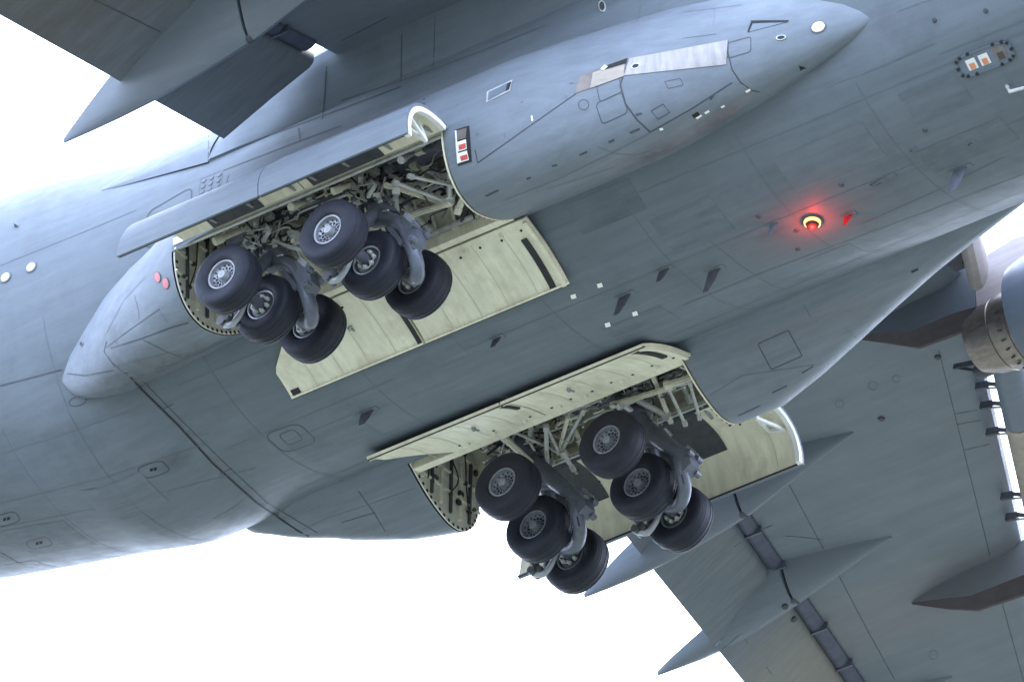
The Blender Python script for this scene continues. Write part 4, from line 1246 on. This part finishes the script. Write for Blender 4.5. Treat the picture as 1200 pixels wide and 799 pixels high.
# blade antennas and drain masts
def blade(bx, by, tx, ty, chord, m=DSTEEL, th=.03, name='blade_antenna', hgt=None):
    """base at a picture point on the skin, tip leaning out along the skin normal"""
    h = hit(bx, by, FK)
    if h is None: return
    p, n = h[0], h[1]
    fwd = nrm(np.array([1, 0, 0]) - n * n[0])
    L = (hgt or .35) * .8; chord *= .9
    tip = p + n * L - fwd * L * .55
    s_ = nrm(np.cross(n, fwd)) * th / 2
    def sec(c, ch, k):
        return [c + fwd * ch * .5, c + fwd * ch * .2 + s_ * k, c - fwd * ch * .5 + s_ * .3 * k, c - fwd * ch * .5 - s_ * .3 * k, c + fwd * ch * .2 - s_ * k]
    mb = MB(); mb.loft([sec(p - n * .02, chord, 1), sec(p + n * L * .6 - fwd * L * .3, chord * .8, .8), sec(tip, chord * .45, .5)], True, True, True)
    mb.build(name, m, parent=FUS, smooth=40)
    b = MB(); b.sheet([[p + fwd * a * chord * .75 + nrm(np.cross(n, fwd)) * b_ * .06 + n * .002 for b_ in (-1, 1)] for a in (-1, 1)], .008)
    b.build('antenna_base', PAINT, parent=FUS, smooth=0)
blade(779, 316, 776, 330, .26, hgt=.28); blade(838, 316, 822, 338, .30, hgt=.5); blade(733, 346, 716, 364, .30, hgt=.45)
blade(583, 396, 577, 407, .22, hgt=.22); blade(431, 482, 428, 498, .34, hgt=.3); blade(1126, 198, 1108, 220, .34, STEEL, hgt=.5)
blade(908, 262, 900, 275, .2, STEEL, hgt=.28); blade(1031, 212, 1012, 219, .5, hgt=.08, th=.08); blade(995, 252, 990, 264, .22, RED_LIT, hgt=.22)
blade(1070, 175, 1068, 180, .1, hgt=.06); blade(1138, 168, 1136, 172, .14, hgt=.06)
for (x, y) in ((935, 292), (986, 217), (889, 254), (1084, 153), (1155, 13), (1095, 24), (934, 270)):
    h = hit(x, y, FK)
    if h: d_ = MB(); d_.lathe([(0, .05), (.02, .04), (.025, .001)], h[0], h[1], 10); d_.build('drain_port', DSTEEL, parent=FUS)
# bent white antenna at the right edge
h = hit(1180, 101)
if h:
    p, n = h[0], h[1]
    fwd = nrm(np.array([1, 0, 0]) - n * n[0])
    mb = MB(); mb.tube([p, p + n * .22 + fwd * .10, p + n * .32 + fwd * .55, p + n * .30 + fwd * 1.3], [.035, .035, .03, .025], 8); mb.build('rod_antenna', LSTEEL, parent=FUS)
# lamp box (three square lamps) near the nose
def lampbox(c, ax, ay, cells, keys, par, rimm, backm):
    o = MB()
    ring = [hit(x, y, keys) for x, y in rrect(c[0], c[1], ax, ay, .55, 6)]
    ring2 = [hit(x, y, keys) for x, y in rrect(c[0], c[1], (ax[0] * .93, ax[1] * .93), (ay[0] * .86, ay[1] * .86), .5, 6)]
    if any(h is None for h in ring + ring2): return
    o.loft([[h[0] + h[1] * .004 for h in ring], [h[0] + h[1] * .028 for h in ring], [h[0] + h[1] * .028 for h in ring2], [h[0] + h[1] * .012 for h in ring2]], True)
    o.build('lamp_frame', rimm, parent=par, smooth=25)
    pl = MB(); pl.add([h[0] + h[1] * .012 for h in ring2], [tuple(range(len(ring2)))]); pl.build('lamp_plate', backm, parent=par, smooth=0)
    for (t, hw, hh, m1, m2) in cells:
        cx, cy = c[0] + ax[0] * t, c[1] + ax[1] * t
        def quad(k, sx=0, sy=0): return [(cx + sx + ax[0] * a * hw * k + ay[0] * b * hh * k, cy + sy + ax[1] * a * hw * k + ay[1] * b * hh * k) for a, b in ((-1, -1), (1, -1), (1, 1), (-1, 1))]
        mb = MB(); patch(mb, quad(1), 2, 2, .018, keys=keys); mb.build('lamp_cell', m1, parent=par, smooth=0)
        mb = MB(); patch(mb, quad(.55, ay[0] * hh * .35, ay[1] * hh * .35), 2, 2, .024, keys=keys); mb.build('lamp_lens', m2, parent=par, smooth=0)
    k = 22
    for q in range(14):
        a = 2 * math.pi * q / 14
        x, y = c[0] + 1.0 * (ax[0] * math.copysign(abs(math.cos(a)) ** .5, math.cos(a)) + ay[0] * math.copysign(abs(math.sin(a)) ** .5, math.sin(a))) * .97, c[1] + (ax[1] * math.copysign(abs(math.cos(a)) ** .5, math.cos(a)) + ay[1] * math.copysign(abs(math.sin(a)) ** .5, math.sin(a))) * .97
        h = hit(x, y, keys)
        if h: b = MB(); b.tube([h[0] + h[1] * .02, h[0] + h[1] * .04], .035, 8); b.build('frame_bolt', SEAL, parent=par)
ORANGE = mat('amber_lens', (.62, .25, .12), .25, var=.15)
GLASSW = mat('white_lens', (.72, .72, .70), .15, var=.08)
lampbox((1154.5, 69), (32, -12.5), (6, 12), [(-.48, .17, .5, GLASSW, ORANGE), (-.02, .17, .5, GLASSW, ORANGE), (.55, .2, .6, BROWN, LINER)], FK, FUS, PAINT, COWL)
# three cell lamp strip on the near pod, just ahead of the bay
a = (-.5, 19); 
def podstrip():
    cx, cy = 543.5, 171
    def q(t0, t1, w0=-1, w1=1, kx=8.2):
        bow = lambda t: -3.2 * (1 - t * t)
        return [(cx + bow(t0) * 0 + w0 * kx + (t0 * -1.0) * 0 + (-2.4 * (1 - t0 * t0)) + t0 * 1.5, cy + t0 * 21 + (-2.5 * w0)), (cx + w1 * kx + (-2.4 * (1 - t0 * t0)) + t0 * 1.5, cy + t0 * 21 + (-2.5 * w1)),
                (cx + w1 * kx + (-2.4 * (1 - t1 * t1)) + t1 * 1.5, cy + t1 * 21 + (-2.5 * w1)), (cx + w0 * kx + (-2.4 * (1 - t1 * t1)) + t1 * 1.5, cy + t1 * 21 + (-2.5 * w0))]
    fr = MB(); patch(fr, q(-1, 1), 10, 3, .010, keys=PK); fr.build('lamp_frame', SEAL, parent=PS)
    for t0, t1, m in ((-.9, -.34, BROWN), (-.26, .28, MARK), (.36, .88, MARK)):
        b = MB(); patch(b, q(t0, t1, -.78, .72), 4, 3, .020, keys=PK); b.build('lamp_cell', m, parent=PS)
        if m is MARK: b = MB(); patch(b, q(t0 + .2, t1 - .06, -.35, .66), 3, 2, .026, keys=PK); b.build('lamp_lens', REDP, parent=PS)
    b = MB(); patch(b, q(-.92, .9, -.95, -.72), 8, 1, .026, keys=PK); b.build('lamp_bezel', WHITE, parent=PS)
REDP = mat('red_plate', (.60, .10, .09), .3, var=.2, scale=20)
podstrip()
# square vent scoop and heat stained outlet patch on the pod
sc_ = MB(); patch(sc_, [(571, 108), (601, 94), (598, 107), (570, 121)], 3, 3, .012); sc_.build('vent_frame', LSTEEL, parent=PS)
sc_ = MB(); patch(sc_, [(573, 109), (596, 98), (594, 107), (572, 119)], 3, 3, .020); sc_.build('vent_duct', COWL, parent=PS)
sc_ = MB(); patch(sc_, [(595, 99), (600, 96.5), (597, 106), (593, 108)], 2, 2, .024); sc_.build('vent_slot', SEAMD, parent=PS)
sc_ = MB(); patch(sc_, [(679, 90), (735, 68), (731, 90), (674, 110)], 6, 4, .010); sc_.build('heat_shield', BROWN, parent=PS)
sc_ = MB(); patch(sc_, [(695, 86), (733, 72), (731, 90), (692, 104)], 6, 4, .016); sc_.build('heat_shield', TAN, parent=PS)
sc_ = MB(); patch(sc_, [(705, 80), (736, 69), (734, 75), (708, 83)], 4, 2, .024); sc_.build('exhaust_slot', HOLE, parent=PS)
sc_ = MB(); patch(sc_, [(704, 82), (709, 77), (713, 79), (708, 84)], 2, 2, .028); sc_.build('slot_lip', LSTEEL, parent=PS)
sc_ = MB(); patch(sc_, [(738, 69), (853, 47.5), (851, 76), (731, 89)], 10, 5, .012, keys=PK); sc_.build('bare_metal_panel', BEIGE, parent=PS)
lens(745, 78, (4, -1.2), (.6, 2.2), SEAMD, LSTEEL, PK, 'port_hole', .002, PS)
sc_ = MB(); patch(sc_, [(882, 26), (924, 25), (916, 28), (877, 38)], 4, 2, .010); sc_.build('air_intake', COWL, parent=PS)
sc_ = MB(); patch(sc_, [(880, 25), (925, 24.5), (923, 26.5), (881, 28)], 4, 1, .018); sc_.build('intake_slot', HOLE, parent=PS)
sc_ = MB(); patch(sc_, [(881, 25), (883, 26), (878, 38), (876, 38)], 2, 2, .018); sc_.build('intake_slot', HOLE, parent=PS)
sc_ = MB(); patch(sc_, [(936, 77), (945, 80), (941, 81), (938, 83)], 2, 2, .012, keys=PK); sc_.build('drain_slot', HOLE, parent=PS)
seam([(812, 137), (819, 133)], .09, HOLE, keys=PK, parent=PS, name='drain_slot')
for a_, b_ in (((816, 139), (822, 135)), ((826, 133), (831, 130)), ((773, 152), (777, 151)), ((874, 108), (879, 105)), ((845, 126), (849, 124))): seam([a_, b_], .05, MARK, keys=PK, parent=PS, name='painted_dash')
for a_, b_ in (((623, 136), (624, 142)), ((591, 156), (592, 162)), ((663, 112), (664, 117)), ((610, 121), (613, 119)), ((558, 157), (561, 158)), ((667, 98), (673, 97))): seam([a_, b_], .03, MARK if a_[0] in (623,) else SEAMF, keys=PK, parent=PS, name='stencil_mark')
lens(706, 8, (3, -1), (1, 5), DSTEEL, LSTEEL, None, 'port_hole', .004)
lens(19, 265, (2, 0), (0, 1.2), DSTEEL, PAINT, FK, 'drain_port', .05); lens(96, 403, (1.5, 0), (0, 2), SEAMD, PAINT, PK, 'drain_port', .01, PS)
lens(83, 408, (2, -1), (1, 4), MARK, PAINT, PK, 'formation_light', .01, PS)
h = hit(455, 115)
